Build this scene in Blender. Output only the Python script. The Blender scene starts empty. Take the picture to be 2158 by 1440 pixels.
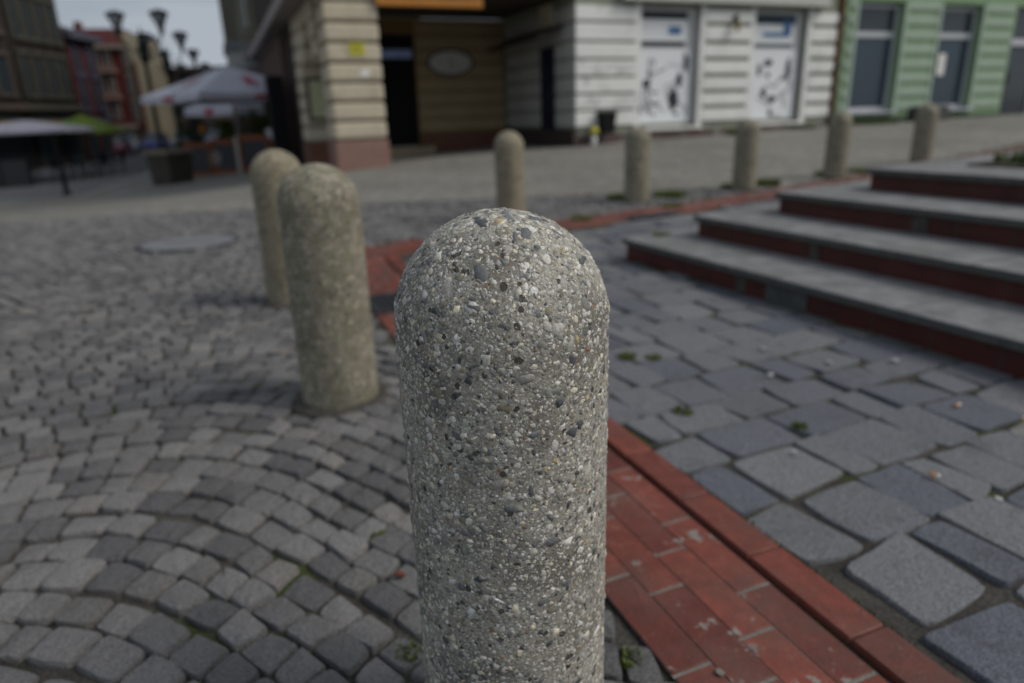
import bpy, bmesh, math, random
import numpy as np
from mathutils import Vector, Matrix
random.seed(7); rng = np.random.default_rng(7)
sc = bpy.context.scene
COL = sc.collection
R = math.radians

# ------------------------------------------------------------------ camera
F_PX, CAM_H = 1438.67, 0.86
up = Vector((-136.0, 4308.0, -1438.67)).normalized()        # world up seen in camera axes (right, up, forward)
yc = (Vector((0, 0, 1)) - up * up.z).normalized()
xc = Vector((yc.y * up.z - yc.z * up.y, yc.z * up.x - yc.x * up.z, yc.x * up.y - yc.y * up.x))
if xc.x < 0: xc = -xc
cam_d = bpy.data.cameras.new('camera'); cam = bpy.data.objects.new('camera', cam_d); COL.objects.link(cam)
m = Matrix.Identity(4)
rows = [xc, yc, up]                                         # world x, y, z expressed in camera axes
for i, r_ in enumerate(rows):
    m[i][0], m[i][1], m[i][2] = r_.x, r_.y, -r_.z
m[2][3] = CAM_H
cam.matrix_world = m
cam_d.lens = 24.0; cam_d.sensor_width = 36.0; cam_d.clip_start = 0.02; cam_d.clip_end = 2000
cam_d.dof.use_dof = True; cam_d.dof.focus_distance = 0.665; cam_d.dof.aperture_fstop = 2.7; cam_d.dof.aperture_blades = 9
sc.camera = cam

# ------------------------------------------------------------------ light
SUN_AZ, SUN_EL = R(101), R(44)                              # from the right, a little behind the camera
w = bpy.data.worlds.new('World'); sc.world = w; w.use_nodes = True
nt = w.node_tree; bg = nt.nodes['Background']
sky = nt.nodes.new('ShaderNodeTexSky'); sky.sky_type = 'NISHITA'; sky.sun_disc = False
sky.sun_elevation = SUN_EL; sky.sun_rotation = SUN_AZ; sky.air_density = 1.0; sky.dust_density = 2.0
tc = nt.nodes.new('ShaderNodeTexCoord'); mp = nt.nodes.new('ShaderNodeMapping'); mp.inputs['Scale'].default_value = (1, 1, 4.5)
nz = nt.nodes.new('ShaderNodeTexNoise'); nz.inputs['Scale'].default_value = 2.2; nz.inputs['Detail'].default_value = 6
rp = nt.nodes.new('ShaderNodeValToRGB'); rp.color_ramp.elements[0].position = .26; rp.color_ramp.elements[1].position = .54
mx = nt.nodes.new('ShaderNodeMix'); mx.data_type = 'RGBA'
nt.links.new(tc.outputs['Generated'], mp.inputs[0]); nt.links.new(mp.outputs[0], nz.inputs['Vector'])
nt.links.new(nz.outputs['Fac'], rp.inputs[0]); nt.links.new(rp.outputs[0], mx.inputs[0])
nt.links.new(sky.outputs[0], mx.inputs[6]); mx.inputs[7].default_value = (6.6, 7.3, 8.2, 1)
nt.links.new(mx.outputs[2], bg.inputs[0]); bg.inputs[1].default_value = 0.07
sd = bpy.data.lights.new('sun', 'SUN'); sd.energy = 2.5; sd.angle = R(32); sd.color = (1, .95, .86)
so = bpy.data.objects.new('sun', sd); COL.objects.link(so)
so.rotation_euler = (Vector((math.sin(SUN_AZ) * math.cos(SUN_EL), math.cos(SUN_AZ) * math.cos(SUN_EL), math.sin(SUN_EL)))).to_track_quat('Z', 'Y').to_euler()
sc.view_settings.view_transform = 'Standard'; sc.view_settings.look = 'None'
sc.view_settings.exposure = -0.2; sc.view_settings.gamma = 1

# ------------------------------------------------------------------ helpers
def zg(x, y):
    """height of the sloping ground"""
    t = np.clip((np.asarray(y, float) - 5) / 8, 0, 1); wgt = t * t * (3 - 2 * t)
    x = np.asarray(x, float)
    hx = np.where(x < -2.6, -1.4 * (1 - np.exp((np.minimum(x, -2.6) + 2.6) / 11)), .5 * (1 - np.exp(-(np.maximum(x, -2.6) + 2.6) / 8)))
    return hx * wgt
def G(x, y): return float(zg(x, y))

class NT:
    def __init__(s, name, rough=.8, spec=.3):
        s.m = bpy.data.materials.new(name); s.m.use_nodes = True; s.t = s.m.node_tree
        s.b = s.t.nodes['Principled BSDF']; s.b.inputs['Roughness'].default_value = rough
        s.b.inputs['Specular IOR Level'].default_value = spec
    def n(s, typ, **kw):
        nd = s.t.nodes.new(typ)
        for k, v in kw.items():
            if k in nd.bl_rna.properties.keys(): setattr(nd, k, v)
            else: nd.inputs[k.replace('_', ' ')].default_value = v
        return nd
    def l(s, a, b): s.t.links.new(a, b)
    def math(s, op, a, b=None, clamp=False):
        nd = s.t.nodes.new('ShaderNodeMath'); nd.operation = op; nd.use_clamp = clamp
        for i, v in enumerate((a, b)):
            if v is None: continue
            if isinstance(v, (int, float)): nd.inputs[i].default_value = v
            else: s.l(v, nd.inputs[i])
        return nd.outputs[0]
    def smooth(s, v, a, b):
        nd = s.t.nodes.new('ShaderNodeMapRange'); nd.interpolation_type = 'SMOOTHSTEP'
        s.l(v, nd.inputs[0]); nd.inputs[1].default_value = a; nd.inputs[2].default_value = b
        return nd.outputs[0]
    def mix(s, f, a, b, mode='MIX'):
        nd = s.t.nodes.new('ShaderNodeMix'); nd.data_type = 'RGBA'; nd.blend_type = mode
        for i, v in ((0, f), (6, a), (7, b)):
            if isinstance(v, (int, float)): nd.inputs[i].default_value = v
            elif isinstance(v, tuple): nd.inputs[i].default_value = (*v, 1) if len(v) == 3 else v
            else: s.l(v, nd.inputs[i])
        return nd.outputs[2]
    def ramp(s, v, pts, interp='LINEAR'):
        nd = s.t.nodes.new('ShaderNodeValToRGB'); cr = nd.color_ramp; cr.interpolation = interp
        while len(cr.elements) < len(pts): cr.elements.new(.5)
        for e, (p, c) in zip(cr.elements, pts):
            e.position = p; e.color = (*c, 1) if isinstance(c, tuple) else (c, c, c, 1)
        s.l(v, nd.inputs[0]); return nd.outputs[0]
    def noise(s, scale, detail=4, vec=None, rough=.55):
        nd = s.n('ShaderNodeTexNoise', Scale=scale, Detail=detail, Roughness=rough)
        s.l(vec if vec is not None else s.obj(), nd.inputs['Vector']); return nd
    def obj(s):
        if not hasattr(s, '_o'): s._o = s.t.nodes.new('ShaderNodeTexCoord').outputs['Object']
        return s._o
    def bump(s, h, strength, dist):
        nd = s.n('ShaderNodeBump', Strength=strength, Distance=dist); s.l(h, nd.inputs['Height']); s.l(nd.outputs[0], s.b.inputs['Normal'])
    def col(s, c): s.l(c, s.b.inputs['Base Color'])

def pmat(name, c, rough=.8, var=.25, scale=6., bump=.0, bscale=60., spec=.3, metal=0., dirt=None):
    """plain painted / stone material with mottling"""
    t = NT(name, rough, spec); t.b.inputs['Metallic'].default_value = metal
    n1 = t.noise(scale, 5); n2 = t.noise(scale * 7, 3)
    f = t.math('ADD', t.math('MULTIPLY', n1.outputs['Fac'], .7), t.math('MULTIPLY', n2.outputs['Fac'], .3))
    lo = tuple(v * (1 - var) for v in c); hi = tuple(min(1, v * (1 + var)) for v in c)
    cc = t.ramp(f, [(.3, lo), (.7, hi)])
    if dirt:
        dn = t.noise(scale * .6, 6); cc = t.mix(t.smooth(dn.outputs['Fac'], .5, .75), cc, dirt)
    t.col(cc)
    if bump: t.bump(t.noise(bscale, 4).outputs['Fac'], bump, .01)
    return t.m

def glass(name, c=(.03, .04, .05), rough=.08):
    t = NT(name, rough, .6); t.b.inputs['Base Color'].default_value = (*c, 1); return t.m

class MB:
    """collects shapes, builds one mesh object"""
    def __init__(s): s.v = []; s.f = []; s.mi = []; s.cur = 0; s.smooth = False
    def add(s, vs, fs):
        o = len(s.v); s.v += [tuple(v) for v in vs]; s.f += [tuple(i + o for i in f) for f in fs]; s.mi += [s.cur] * len(fs)
    def box(s, x0, x1, y0, y1, z0, z1, bev=0.0):
        if bev <= 0:
            vs = [(x, y, z) for z in (z0, z1) for y in (y0, y1) for x in (x0, x1)]
            s.add(vs, [(0, 2, 3, 1), (4, 5, 7, 6), (0, 1, 5, 4), (2, 6, 7, 3), (0, 4, 6, 2), (1, 3, 7, 5)]); return s
        bm = bmesh.new(); bmesh.ops.create_cube(bm, size=1)
        for v in bm.verts:
            v.co = Vector(((x0 + x1) / 2 + v.co.x * (x1 - x0), (y0 + y1) / 2 + v.co.y * (y1 - y0), (z0 + z1) / 2 + v.co.z * (z1 - z0)))
        bmesh.ops.bevel(bm, geom=bm.edges[:], offset=bev, segments=2, affect='EDGES', profile=.6)
        bm.verts.index_update(); s.add([v.co[:] for v in bm.verts], [[v.index for v in f.verts] for f in bm.faces]); bm.free(); return s
    def prism(s, pts, z0, z1):
        n = len(pts); vs = [(x, y, z0) for x, y in pts] + [(x, y, z1) for x, y in pts]
        s.add(vs, [tuple(range(n))[::-1], tuple(range(n, 2 * n))] + [(i, (i + 1) % n, n + (i + 1) % n, n + i) for i in range(n)]); return s
    def lathe(s, prof, n=24, c=(0, 0)):
        vs = []; fs = []
        for r, z in prof:
            for k in range(n):
                a = 2 * math.pi * k / n; vs.append((c[0] + r * math.cos(a), c[1] + r * math.sin(a), z))
        for j in range(len(prof) - 1):
            for k in range(n):
                k2 = (k + 1) % n; fs.append((j * n + k, j * n + k2, (j + 1) * n + k2, (j + 1) * n + k))
        fs.append(tuple(range(n))[::-1]); fs.append(tuple((len(prof) - 1) * n + k for k in range(n)))
        s.add(vs, fs); return s
    def tube(s, pts, r, n=8, r2=None):
        pts = [Vector(p) for p in pts]; vs = []; fs = []; N = len(pts)
        for i, p in enumerate(pts):
            d = (pts[min(i + 1, N - 1)] - pts[max(i - 1, 0)]).normalized()
            a = d.orthogonal().normalized() if i == 0 else (pa - d * pa.dot(d)).normalized()
            pa = a; b = d.cross(a); rr = r if r2 is None else r + (r2 - r) * i / max(1, N - 1)
            for k in range(n):
                t = 2 * math.pi * k / n; vs.append(p + a * (rr * math.cos(t)) + b * (rr * math.sin(t)))
        for j in range(N - 1):
            for k in range(n):
                k2 = (k + 1) % n; fs.append((j * n + k, j * n + k2, (j + 1) * n + k2, (j + 1) * n + k))
        fs += [tuple(range(n))[::-1], tuple((N - 1) * n + k for k in range(n))]
        s.add(vs, fs); return s
    def loft(s, rings):
        n = len(rings[0]); vs = [p for r in rings for p in r]; fs = []
        for j in range(len(rings) - 1):
            for k in range(n):
                k2 = (k + 1) % n; fs.append((j * n + k, j * n + k2, (j + 1) * n + k2, (j + 1) * n + k))
        fs += [tuple(range(n))[::-1], tuple((len(rings) - 1) * n + k for k in range(n))]
        s.add(vs, fs); return s
    def build(s, name, mats, parent=None, smooth=False, label=None):
        me = bpy.data.meshes.new(name); me.from_pydata(s.v, [], s.f)
        if not isinstance(mats, (list, tuple)): mats = [mats]
        for q in mats: me.materials.append(q)
        if len(mats) > 1: me.polygons.foreach_set('material_index', s.mi)
        if smooth: me.polygons.foreach_set('use_smooth', [True] * len(me.polygons))
        me.update(); o = bpy.data.objects.new(name, me); COL.objects.link(o)
        if parent is not None: o.parent = parent
        if label: o['label'] = label
        return o

def tag(o, label, cat, group=None):
    o['label'] = label; o['category'] = cat
    if group: o['group'] = group
    return o
def kind(o, k='structure'): o['kind'] = k; return o
def thing(name, label, cat, loc=(0, 0, 0), rz=0, group=None):
    o = bpy.data.objects.new(name, None); COL.objects.link(o); o.location = loc; o.rotation_euler = (0, 0, rz); o.empty_display_size = .1
    return tag(o, label, cat, group)
def copy_tree(o, parent=None):
    c = o.copy(); COL.objects.link(c); c.parent = parent
    for ch in [q for q in bpy.data.objects if q.parent == o]: copy_tree(ch, c)
    return c
def np_mesh(name, V, faces_by_size, mats, attrs=None, smooth=False, mat_idx=None):
    """fast mesh from numpy; faces_by_size: list of int arrays (n,k)"""
    me = bpy.data.meshes.new(name)
    me.vertices.add(len(V)); me.vertices.foreach_set('co', V.astype(np.float32).ravel())
    tot = np.concatenate([np.full(len(f), f.shape[1]) for f in faces_by_size]); idx = np.concatenate([f.ravel() for f in faces_by_size])
    me.loops.add(len(idx)); me.loops.foreach_set('vertex_index', idx.astype(np.int32))
    me.polygons.add(len(tot)); st = np.concatenate([[0], np.cumsum(tot)[:-1]])
    me.polygons.foreach_set('loop_start', st.astype(np.int32)); me.polygons.foreach_set('loop_total', tot.astype(np.int32))
    for q in mats: me.materials.append(q)
    if mat_idx is not None: me.polygons.foreach_set('material_index', mat_idx.astype(np.int32))
    me.polygons.foreach_set('use_smooth', np.full(len(tot), bool(smooth)))
    me.update(calc_edges=True)
    for k, a in (attrs or {}).items():
        at = me.attributes.new(k, 'FLOAT_COLOR', 'POINT'); at.data.foreach_set('color', a.astype(np.float32).ravel())
    me.validate(); o = bpy.data.objects.new(name, me); COL.objects.link(o); return o

# ------------------------------------------------------------------ materials
def stone_mat(name, dark, light, tintamt=.45, bump=.6, warm=(.9, .86, .8), spk=420):
    t = NT(name, .78, .35)
    at = t.n('ShaderNodeAttribute', attribute_name='tint')
    base = t.mix(at.outputs['Fac'], dark, light)
    sp = t.noise(spk, 3); g = t.ramp(sp.outputs['Fac'], [(.28, .35), (.5, .95), (.72, 1.65)])
    c = t.mix(1.0, base, g, 'MULTIPLY')
    n2 = t.noise(34, 5); c = t.mix(t.math('MULTIPLY', t.smooth(n2.outputs['Fac'], .45, .75), .5), c, t.mix(1., c, warm, 'MULTIPLY'))
    n3 = t.noise(1.7, 4); c = t.mix(t.math('MULTIPLY', t.smooth(n3.outputs['Fac'], .5, .75), .35), c, t.mix(1., c, (.75, .72, .66), 'MULTIPLY'))
    wm = t.smooth(t.math('FRACT', t.math('MULTIPLY', at.outputs['Fac'], 17.3)), 0.9, .92); c = t.mix(t.math('MULTIPLY', wm, tintamt), c, t.mix(1., c, (1.45, 1.32, 1.12), 'MULTIPLY'))
    n4 = t.noise(6, 6, rough=.65); c = t.mix(t.math('MULTIPLY', t.smooth(n4.outputs['Fac'], .52, .70), .5), c, t.mix(1., c, (.55, .53, .5), 'MULTIPLY'))
    t.col(c)
    h = t.math('ADD', t.math('MULTIPLY', t.noise(60, 6).outputs['Fac'], 1.6), t.math('MULTIPLY', sp.outputs['Fac'], .35))
    t.bump(h, bump, .008); return t.m
M = {}
M['sett'] = stone_mat('granite_setts', (.10, .099, .104), (.205, .20, .2), tintamt=.25, bump=.9)
M['slab'] = stone_mat('granite_slabs', (.095, .104, .128), (.165, .168, .178), bump=.55, spk=260)
def joint_mat():
    t = NT('joint_sand', .95, .1)
    c = t.ramp(t.noise(9, 5).outputs['Fac'], [(.3, (.03, .028, .026)), (.7, (.08, .074, .066))])
    g = t.noise(3.2, 6); c = t.mix(t.math('MULTIPLY', t.smooth(g.outputs['Fac'], .53, .62), .85), c, (.045, .06, .015))
    fine = t.noise(160, 3); c = t.mix(1., c, t.ramp(fine.outputs['Fac'], [(.3, .6), (.7, 1.5)]), 'MULTIPLY')
    t.col(c); t.bump(t.noise(140, 4).outputs['Fac'], .8, .006); return t.m
M['joint'] = joint_mat()
def far_mat():
    t = NT('far_paving', .85, .25)
    v = t.n('ShaderNodeTexVoronoi', Scale=8.5, feature='DISTANCE_TO_EDGE'); t.l(t.obj(), v.inputs['Vector'])
    j = t.smooth(v.outputs['Distance'], -.1, .10)
    c = t.ramp(t.noise(.5, 6).outputs['Fac'], [(.3, (.145, .14, .125)), (.7, (.225, .218, .198))])
    c = t.mix(j, (.11, .105, .09), c); c = t.mix(1., c, t.ramp(t.noise(7, 4).outputs['Fac'], [(.3, .75), (.7, 1.25)]), 'MULTIPLY')
    t.col(c); t.bump(j, .5, .01); return t.m
M['far'] = far_mat()
M['road'] = pmat('asphalt', (.1, .1, .11), .8, .3, 2.5, .4, 90)
M['brick'] = None
def brick_mat(name, smear):
    t = NT(name, .55, .4)
    at = t.n('ShaderNodeAttribute', attribute_name='tint')
    c = t.mix(at.outputs['Fac'], (.105, .024, .016), (.20, .048, .030))
    c = t.mix(1., c, t.ramp(t.noise(30, 5).outputs['Fac'], [(.3, .78), (.7, 1.2)]), 'MULTIPLY')
    if smear:
        n = t.noise(15, 6, rough=.62); c = t.mix(t.smooth(n.outputs['Fac'], .60, .65), c, (.22, .2, .18))
        n = t.noise(4, 4); c = t.mix(t.math('MULTIPLY', t.smooth(n.outputs['Fac'], .45, .8), .25), c, (.3, .2, .17))
    n = t.noise(5, 6, rough=.65); c = t.mix(t.math('MULTIPLY', t.smooth(n.outputs['Fac'], .44, .66), .6), c, (.085, .045, .035))
    n = t.noise(55, 5, rough=.7); c = t.mix(t.math('MULTIPLY', t.smooth(n.outputs['Fac'], .60, .68), .5), c, (.2, .13, .11))
    t.col(c); t.bump(t.math('ADD', t.noise(120, 4).outputs['Fac'], t.noise(20, 5).outputs['Fac']), .4, .004); return t.m
M['brick'] = brick_mat('red_brick', True); M['kerbbrick'] = brick_mat('red_kerb_brick', False)
M['mortar'] = pmat('grey_mortar', (.17, .155, .14), .9, .3, 25, .5, 120)

PEB = [(0, (.50, .485, .44)), (.18, (.63, .61, .57)), (.33, (.42, .41, .37)), (.48, (.15, .155, .16)), (.57, (.24, .24, .22)), (.66, (.6, .55, .43)),
       (.74, (.22, .2, .15)), (.80, (.36, .33, .3)), (.90, (.44, .34, .19)), (.915, (.08, .085, .09)), (.972, (.28, .16, .12)), (.98, (.60, .60, .57))]
def aggregate_mat(name, lichen=0.0, warm=(1, 1, 1)):
    t = NT(name, .82, .3)
    o = t.obj()
    wn = t.noise(70, 3); wv = t.n('ShaderNodeVectorMath', operation='SCALE'); wv.inputs[3].default_value = .010
    ws = t.n('ShaderNodeVectorMath', operation='SUBTRACT'); t.l(wn.outputs['Color'], ws.inputs[0]); ws.inputs[1].default_value = (.5, .5, .5)
    t.l(ws.outputs[0], wv.inputs[0]); wa = t.n('ShaderNodeVectorMath', operation='ADD'); t.l(o, wa.inputs[0]); t.l(wv.outputs[0], wa.inputs[1]); vec = wa.outputs[0]
    c = t.ramp(t.noise(300, 4).outputs['Fac'], [(.28, (.17, .157, .135)), (.5, (.32, .302, .262)), (.72, (.46, .44, .39))])
    stain = t.noise(9, 5)
    c = t.mix(t.math('MULTIPLY', t.smooth(stain.outputs['Fac'], .46, .64), .7), c, (.10, .09, .075))
    hs = t.noise(260, 3).outputs['Fac']; hs = t.math('MULTIPLY', hs, .35)
    for sc_, thr, amt in ((340, .58, .25), (165, .56, .5), (88, .48, .8)):
        v = t.n('ShaderNodeTexVoronoi', Scale=sc_, Randomness=1.0); t.l(vec, v.inputs['Vector'])
        sep = t.n('ShaderNodeSeparateColor'); t.l(v.outputs['Color'], sep.inputs[0])
        rr = t.math('MULTIPLY', t.math('POWER', sep.outputs[1], .7), thr)
        d = t.math('SUBTRACT', rr, v.outputs['Distance']); msk = t.smooth(d, 0, .05)
        edge = t.math('MULTIPLY', t.smooth(d, -.09, 0.0), t.math('SUBTRACT', 1.0, msk))
        c = t.mix(t.math('MULTIPLY', edge, .5), c, (.09, .085, .075))
        pc = t.ramp(sep.outputs[0], PEB, 'CONSTANT')
        pc = t.mix(1., pc, t.ramp(hs, [(.1, .75), (.25, 1.15)]), 'MULTIPLY')
        c = t.mix(msk, c, pc)
        dome = t.math('MULTIPLY', t.smooth(d, -.02, .3), amt); hs = t.math('ADD', hs, dome)
    pits = t.n('ShaderNodeTexVoronoi', Scale=80, Randomness=1.0); t.l(vec, pits.inputs['Vector'])
    sp = t.n('ShaderNodeSeparateColor'); t.l(pits.outputs['Color'], sp.inputs[0])
    pm = t.smooth(t.math('SUBTRACT', t.math('MULTIPLY', t.smooth(sp.outputs[2], .62, 1.), .36), pits.outputs['Distance']), 0, .06)
    c = t.mix(t.math('MULTIPLY', pm, .85), c, (.035, .03, .025)); hs = t.math('SUBTRACT', hs, t.math('MULTIPLY', pm, 1.2))
    if lichen:
        ln = t.noise(26, 6); c = t.mix(t.math('MULTIPLY', t.smooth(ln.outputs['Fac'], .42, .62), lichen), c, (.17, .17, .12))
        ln = t.noise(19, 6); c = t.mix(t.math('MULTIPLY', t.smooth(ln.outputs['Fac'], .58, .7), lichen), c, (.55, .52, .45))
    c = t.mix(1., c, warm, 'MULTIPLY')
    t.col(c); t.bump(hs, .75, .0018); return t.m
M['agg'] = aggregate_mat('exposed_aggregate'); M['agg2'] = aggregate_mat('weathered_aggregate', .6, (.80, .77, .68))
M['agg3'] = aggregate_mat('sandy_aggregate', .3, (.80, .74, .61))
def pebble_mat():
    t = NT('pebbles', .6, .4); at = t.n('ShaderNodeAttribute', attribute_name='col')
    c = t.mix(1., at.outputs['Color'], t.ramp(t.noise(320, 5).outputs['Fac'], [(.3, .7), (.7, 1.25)]), 'MULTIPLY')
    t.col(c); t.bump(t.noise(500, 4).outputs['Fac'], .5, .0015); return t.m
M['peb'] = pebble_mat()

# ------------------------------------------------------------------ ground sheets
def sheet(name, xs, ys, dz, mt, inside=None):
    X, Y = np.meshgrid(xs, ys); V = np.stack([X.ravel(), Y.ravel(), zg(X, Y).ravel() + dz], 1)
    nx, ny = len(xs), len(ys); i = np.arange((ny - 1) * (nx - 1)); a = (i // (nx - 1)) * nx + i % (nx - 1)
    Fc = np.stack([a, a + 1, a + nx + 1, a + nx], 1)
    if inside is not None: c = V[Fc].mean(1); Fc = Fc[inside(c[:, 0], c[:, 1])]
    return kind(np_mesh(name, V, [Fc], [mt], smooth=True))
gx = np.unique(np.concatenate([np.linspace(-12, 16, 57), np.linspace(-60, -12, 33), np.linspace(16, 60, 12), [-900, -300, -120, 120, 300, 900]]))
gy = np.unique(np.concatenate([[-900, -200, -40, -10, -3], np.linspace(0, 30, 61), np.linspace(30, 90, 25), [120, 200, 400, 900]]))
sheet('ground', gx, gy, -.0115, M['joint'])
FARY = 7.3
far_in = lambda x, y: ((y > FARY) & ((x > 8.5) | (y > 5.33 + .608 * (x + .35)))) | (x < -7.5) | (x > 8.5) | (y < 0)
fx = np.unique(np.concatenate([gx, np.arange(-7.5, 8.55, .1)]).round(4)); fy = np.unique(np.concatenate([gy, np.arange(7.3, 11.05, .1)]).round(4))
sheet('pavement', fx, fy, -.004, M['far'], far_in)
RE = np.array([(-50, 110), (-30, 66), (-16.6, 34), (-13.1, 25.6), (-10.3, 17.6), (-10.35, 16.9), (-10.9, 16.5), (-12.8, 17.4), (-24, 23.0), (-45, 33)])
def in_road(x, y):
    right = np.interp(y, RE[:6][::-1, 1], RE[:6][::-1, 0]); low = np.interp(x, RE[5:][::-1, 0], RE[5:][::-1, 1])
    return (x < right) & (y > low) & (y < 110) & (x > -45 - (y > 60) * 20)
sheet('road', np.unique(np.concatenate([np.arange(-66, -20, 1.), np.arange(-20, -9.5, .12)])), np.unique(np.concatenate([np.arange(16, 36, .12), np.arange(36, 111, 1.5)])), .004, M['road'], in_road)
kp = np.array([p for p in RE]); L_ = np.concatenate([[0], np.cumsum(np.hypot(*np.diff(kp, axis=0).T))]); T_ = np.linspace(0, L_[-1], 260)
kx, ky = np.interp(T_, L_, kp[:, 0]), np.interp(T_, L_, kp[:, 1]); gx_, gy_ = np.gradient(kx), np.gradient(ky); gn = np.hypot(gx_, gy_); nx_, ny_ = -gy_ / gn, gx_ / gn
V = np.concatenate([np.stack([kx + nx_ * o_, ky + ny_ * o_, zg(kx, ky) + dz_], 1) for o_, dz_ in ((.14, -.02), (.14, .022), (-.14, .022), (-.14, -.02))]); i = np.arange(259)
kind(np_mesh('kerb', V, [np.concatenate([np.stack([i + a_ * 260, i + 1 + a_ * 260, i + 1 + (a_ + 1) * 260, i + (a_ + 1) * 260], 1) for a_ in range(3)])], [pmat('kerb_stone', (.2, .2, .19), .8, .2)]))

# ------------------------------------------------------------------ band path (outer edge, then a far turn)
A1 = np.array([.37, -.93]); A1 /= np.linalg.norm(A1); B1 = np.array([.855, .52]); B1 /= np.linalg.norm(B1)
p_near = np.array([.17, 1.04]); o_pts = [p_near + A1 * 1.2]
o_pts += [p_near - A1 * t for t in np.linspace(0, 3.2, 9)]
q0 = o_pts[-1]; far0 = np.array([-.35, 5.27])
# rounded corner
for t in np.linspace(.12, 1, 9):
    c1 = q0 - A1 * .75; c2 = far0 - B1 * .75
    o_pts.append((1 - t) ** 3 * q0 + 3 * (1 - t) ** 2 * t * c1 + 3 * (1 - t) * t * t * c2 + t ** 3 * far0)
o_pts += [far0 + B1 * t for t in np.linspace(.4, 9, 18)]
OP = np.array(o_pts); OL = np.concatenate([[0], np.cumsum(np.hypot(*np.diff(OP, axis=0).T))])
def path(s, t):
    """point at arc length s, offset t to the inner side (right of travel)"""
    s = np.asarray(s, float); e = .05
    x = np.interp(s, OL, OP[:, 0]); y = np.interp(s, OL, OP[:, 1])
    dx = np.interp(s + e, OL, OP[:, 0]) - np.interp(s - e, OL, OP[:, 0]); dy = np.interp(s + e, OL, OP[:, 1]) - np.interp(s - e, OL, OP[:, 1])
    n = np.hypot(dx, dy); return x + dy / n * t, y - dx / n * t
DN = np.stack(path(np.linspace(.02, OL[-1] - .06, 900), 0), 1)
SN = np.linspace(.02, OL[-1] - .06, 900)
def band_coord(x, y):
    """signed distance to the outer edge: negative outside, positive towards the steps"""
    x = np.asarray(x); y = np.asarray(y); out = np.empty(x.shape); S = np.empty(x.shape)
    for i in range(0, len(x), 2000):
        d = (x[i:i + 2000, None] - DN[:, 0]) ** 2 + (y[i:i + 2000, None] - DN[:, 1]) ** 2; k = d.argmin(1)
        k2 = np.minimum(k + 1, len(DN) - 1); k1 = np.maximum(k - 1, 0)
        tx = DN[k2, 0] - DN[k1, 0]; ty = DN[k2, 1] - DN[k1, 1]
        cr = tx * (y[i:i + 2000] - DN[k, 1]) - ty * (x[i:i + 2000] - DN[k, 0])
        out[i:i + 2000] = -np.sign(cr) * np.sqrt(d[np.arange(len(k)), k]); S[i:i + 2000] = SN[k]
    return out, S
BW = .30; KW = .080; GAP = .014

# ------------------------------------------------------------------ block builder (setts, slabs, bricks)
def blocks(name, Q, mt, z=0., inset=.10, cut=.22, dome=.003, rim=.006, depth=.022, jz=.003, gap=.006, rough=.03):
    """Q: (n,4,2) quads counter-clockwise -> rounded stones in one mesh"""
    n = len(Q); c = Q.mean(1, keepdims=True)
    d = Q - c; L = np.linalg.norm(d, axis=2, keepdims=True); Qs = c + d * (1 - gap / L)
    nxt = np.roll(Qs, -1, 1); prv = np.roll(Qs, 1, 1)
    cu = cut * (1 + .5 * rng.standard_normal((n, 4, 1)).clip(-1, 1))
    a = Qs + (prv - Qs) * cu * .8; b = Qs + (nxt - Qs) * cu * .8
    cm = Qs + ((a + b) / 2 - Qs) * .45
    mid = (Qs + nxt) / 2; mid = mid + (mid - c) * (rough * rng.standard_normal((n, 4, 1)).clip(-1.3, 1.3) + rough * .4)
    ring = np.stack([a, cm, b, mid], 2).reshape(n, 16, 2)
    zr = zg(c[:, 0, 0], c[:, 0, 1]) + z + jz * rng.standard_normal(n)
    tilt = rng.standard_normal((n, 2)) * .03 * (rough > 0)
    def lift(P, dz): 
        rel = P - c; return np.concatenate([P, (zr[:, None] + (rel * tilt[:, None]).sum(2) + dz)[..., None]], 2)
    inner = c + (ring - c) * (1 - inset); inner2 = c + (ring - c) * .55
    r3 = lift(ring, -depth); r0 = lift(ring, -rim); r1 = lift(inner, rng.standard_normal((n, 16)) * dome * .25); r2 = lift(inner2, dome * .8 + rng.standard_normal((n, 16)) * dome * .35); ct = lift(c, np.full((n, 1), dome))
    V = np.concatenate([r3, r0, r1, r1, r2, ct], 1); nv = 81; base = (np.arange(n) * nv)[:, None]
    k = np.arange(16); k2 = (k + 1) % 16; Fq = []
    for lvl in (0, 1, 3):
        f = np.stack([lvl * 16 + k, lvl * 16 + k2, (lvl + 1) * 16 + k2, (lvl + 1) * 16 + k], 1); Fq.append((base[:, None] + f[None]).reshape(-1, 4))
    ft = np.stack([64 + k, 64 + k2, np.full(16, 80)], 1); Ft = (base[:, None] + ft[None]).reshape(-1, 3)
    tint = np.repeat(rng.random(n), nv); C = np.stack([tint, tint, tint, np.ones_like(tint)], 1)
    return kind(np_mesh(name, V.reshape(-1, 3), [np.concatenate(Fq), Ft], [mt], {'tint': C}, smooth=True))

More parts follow.
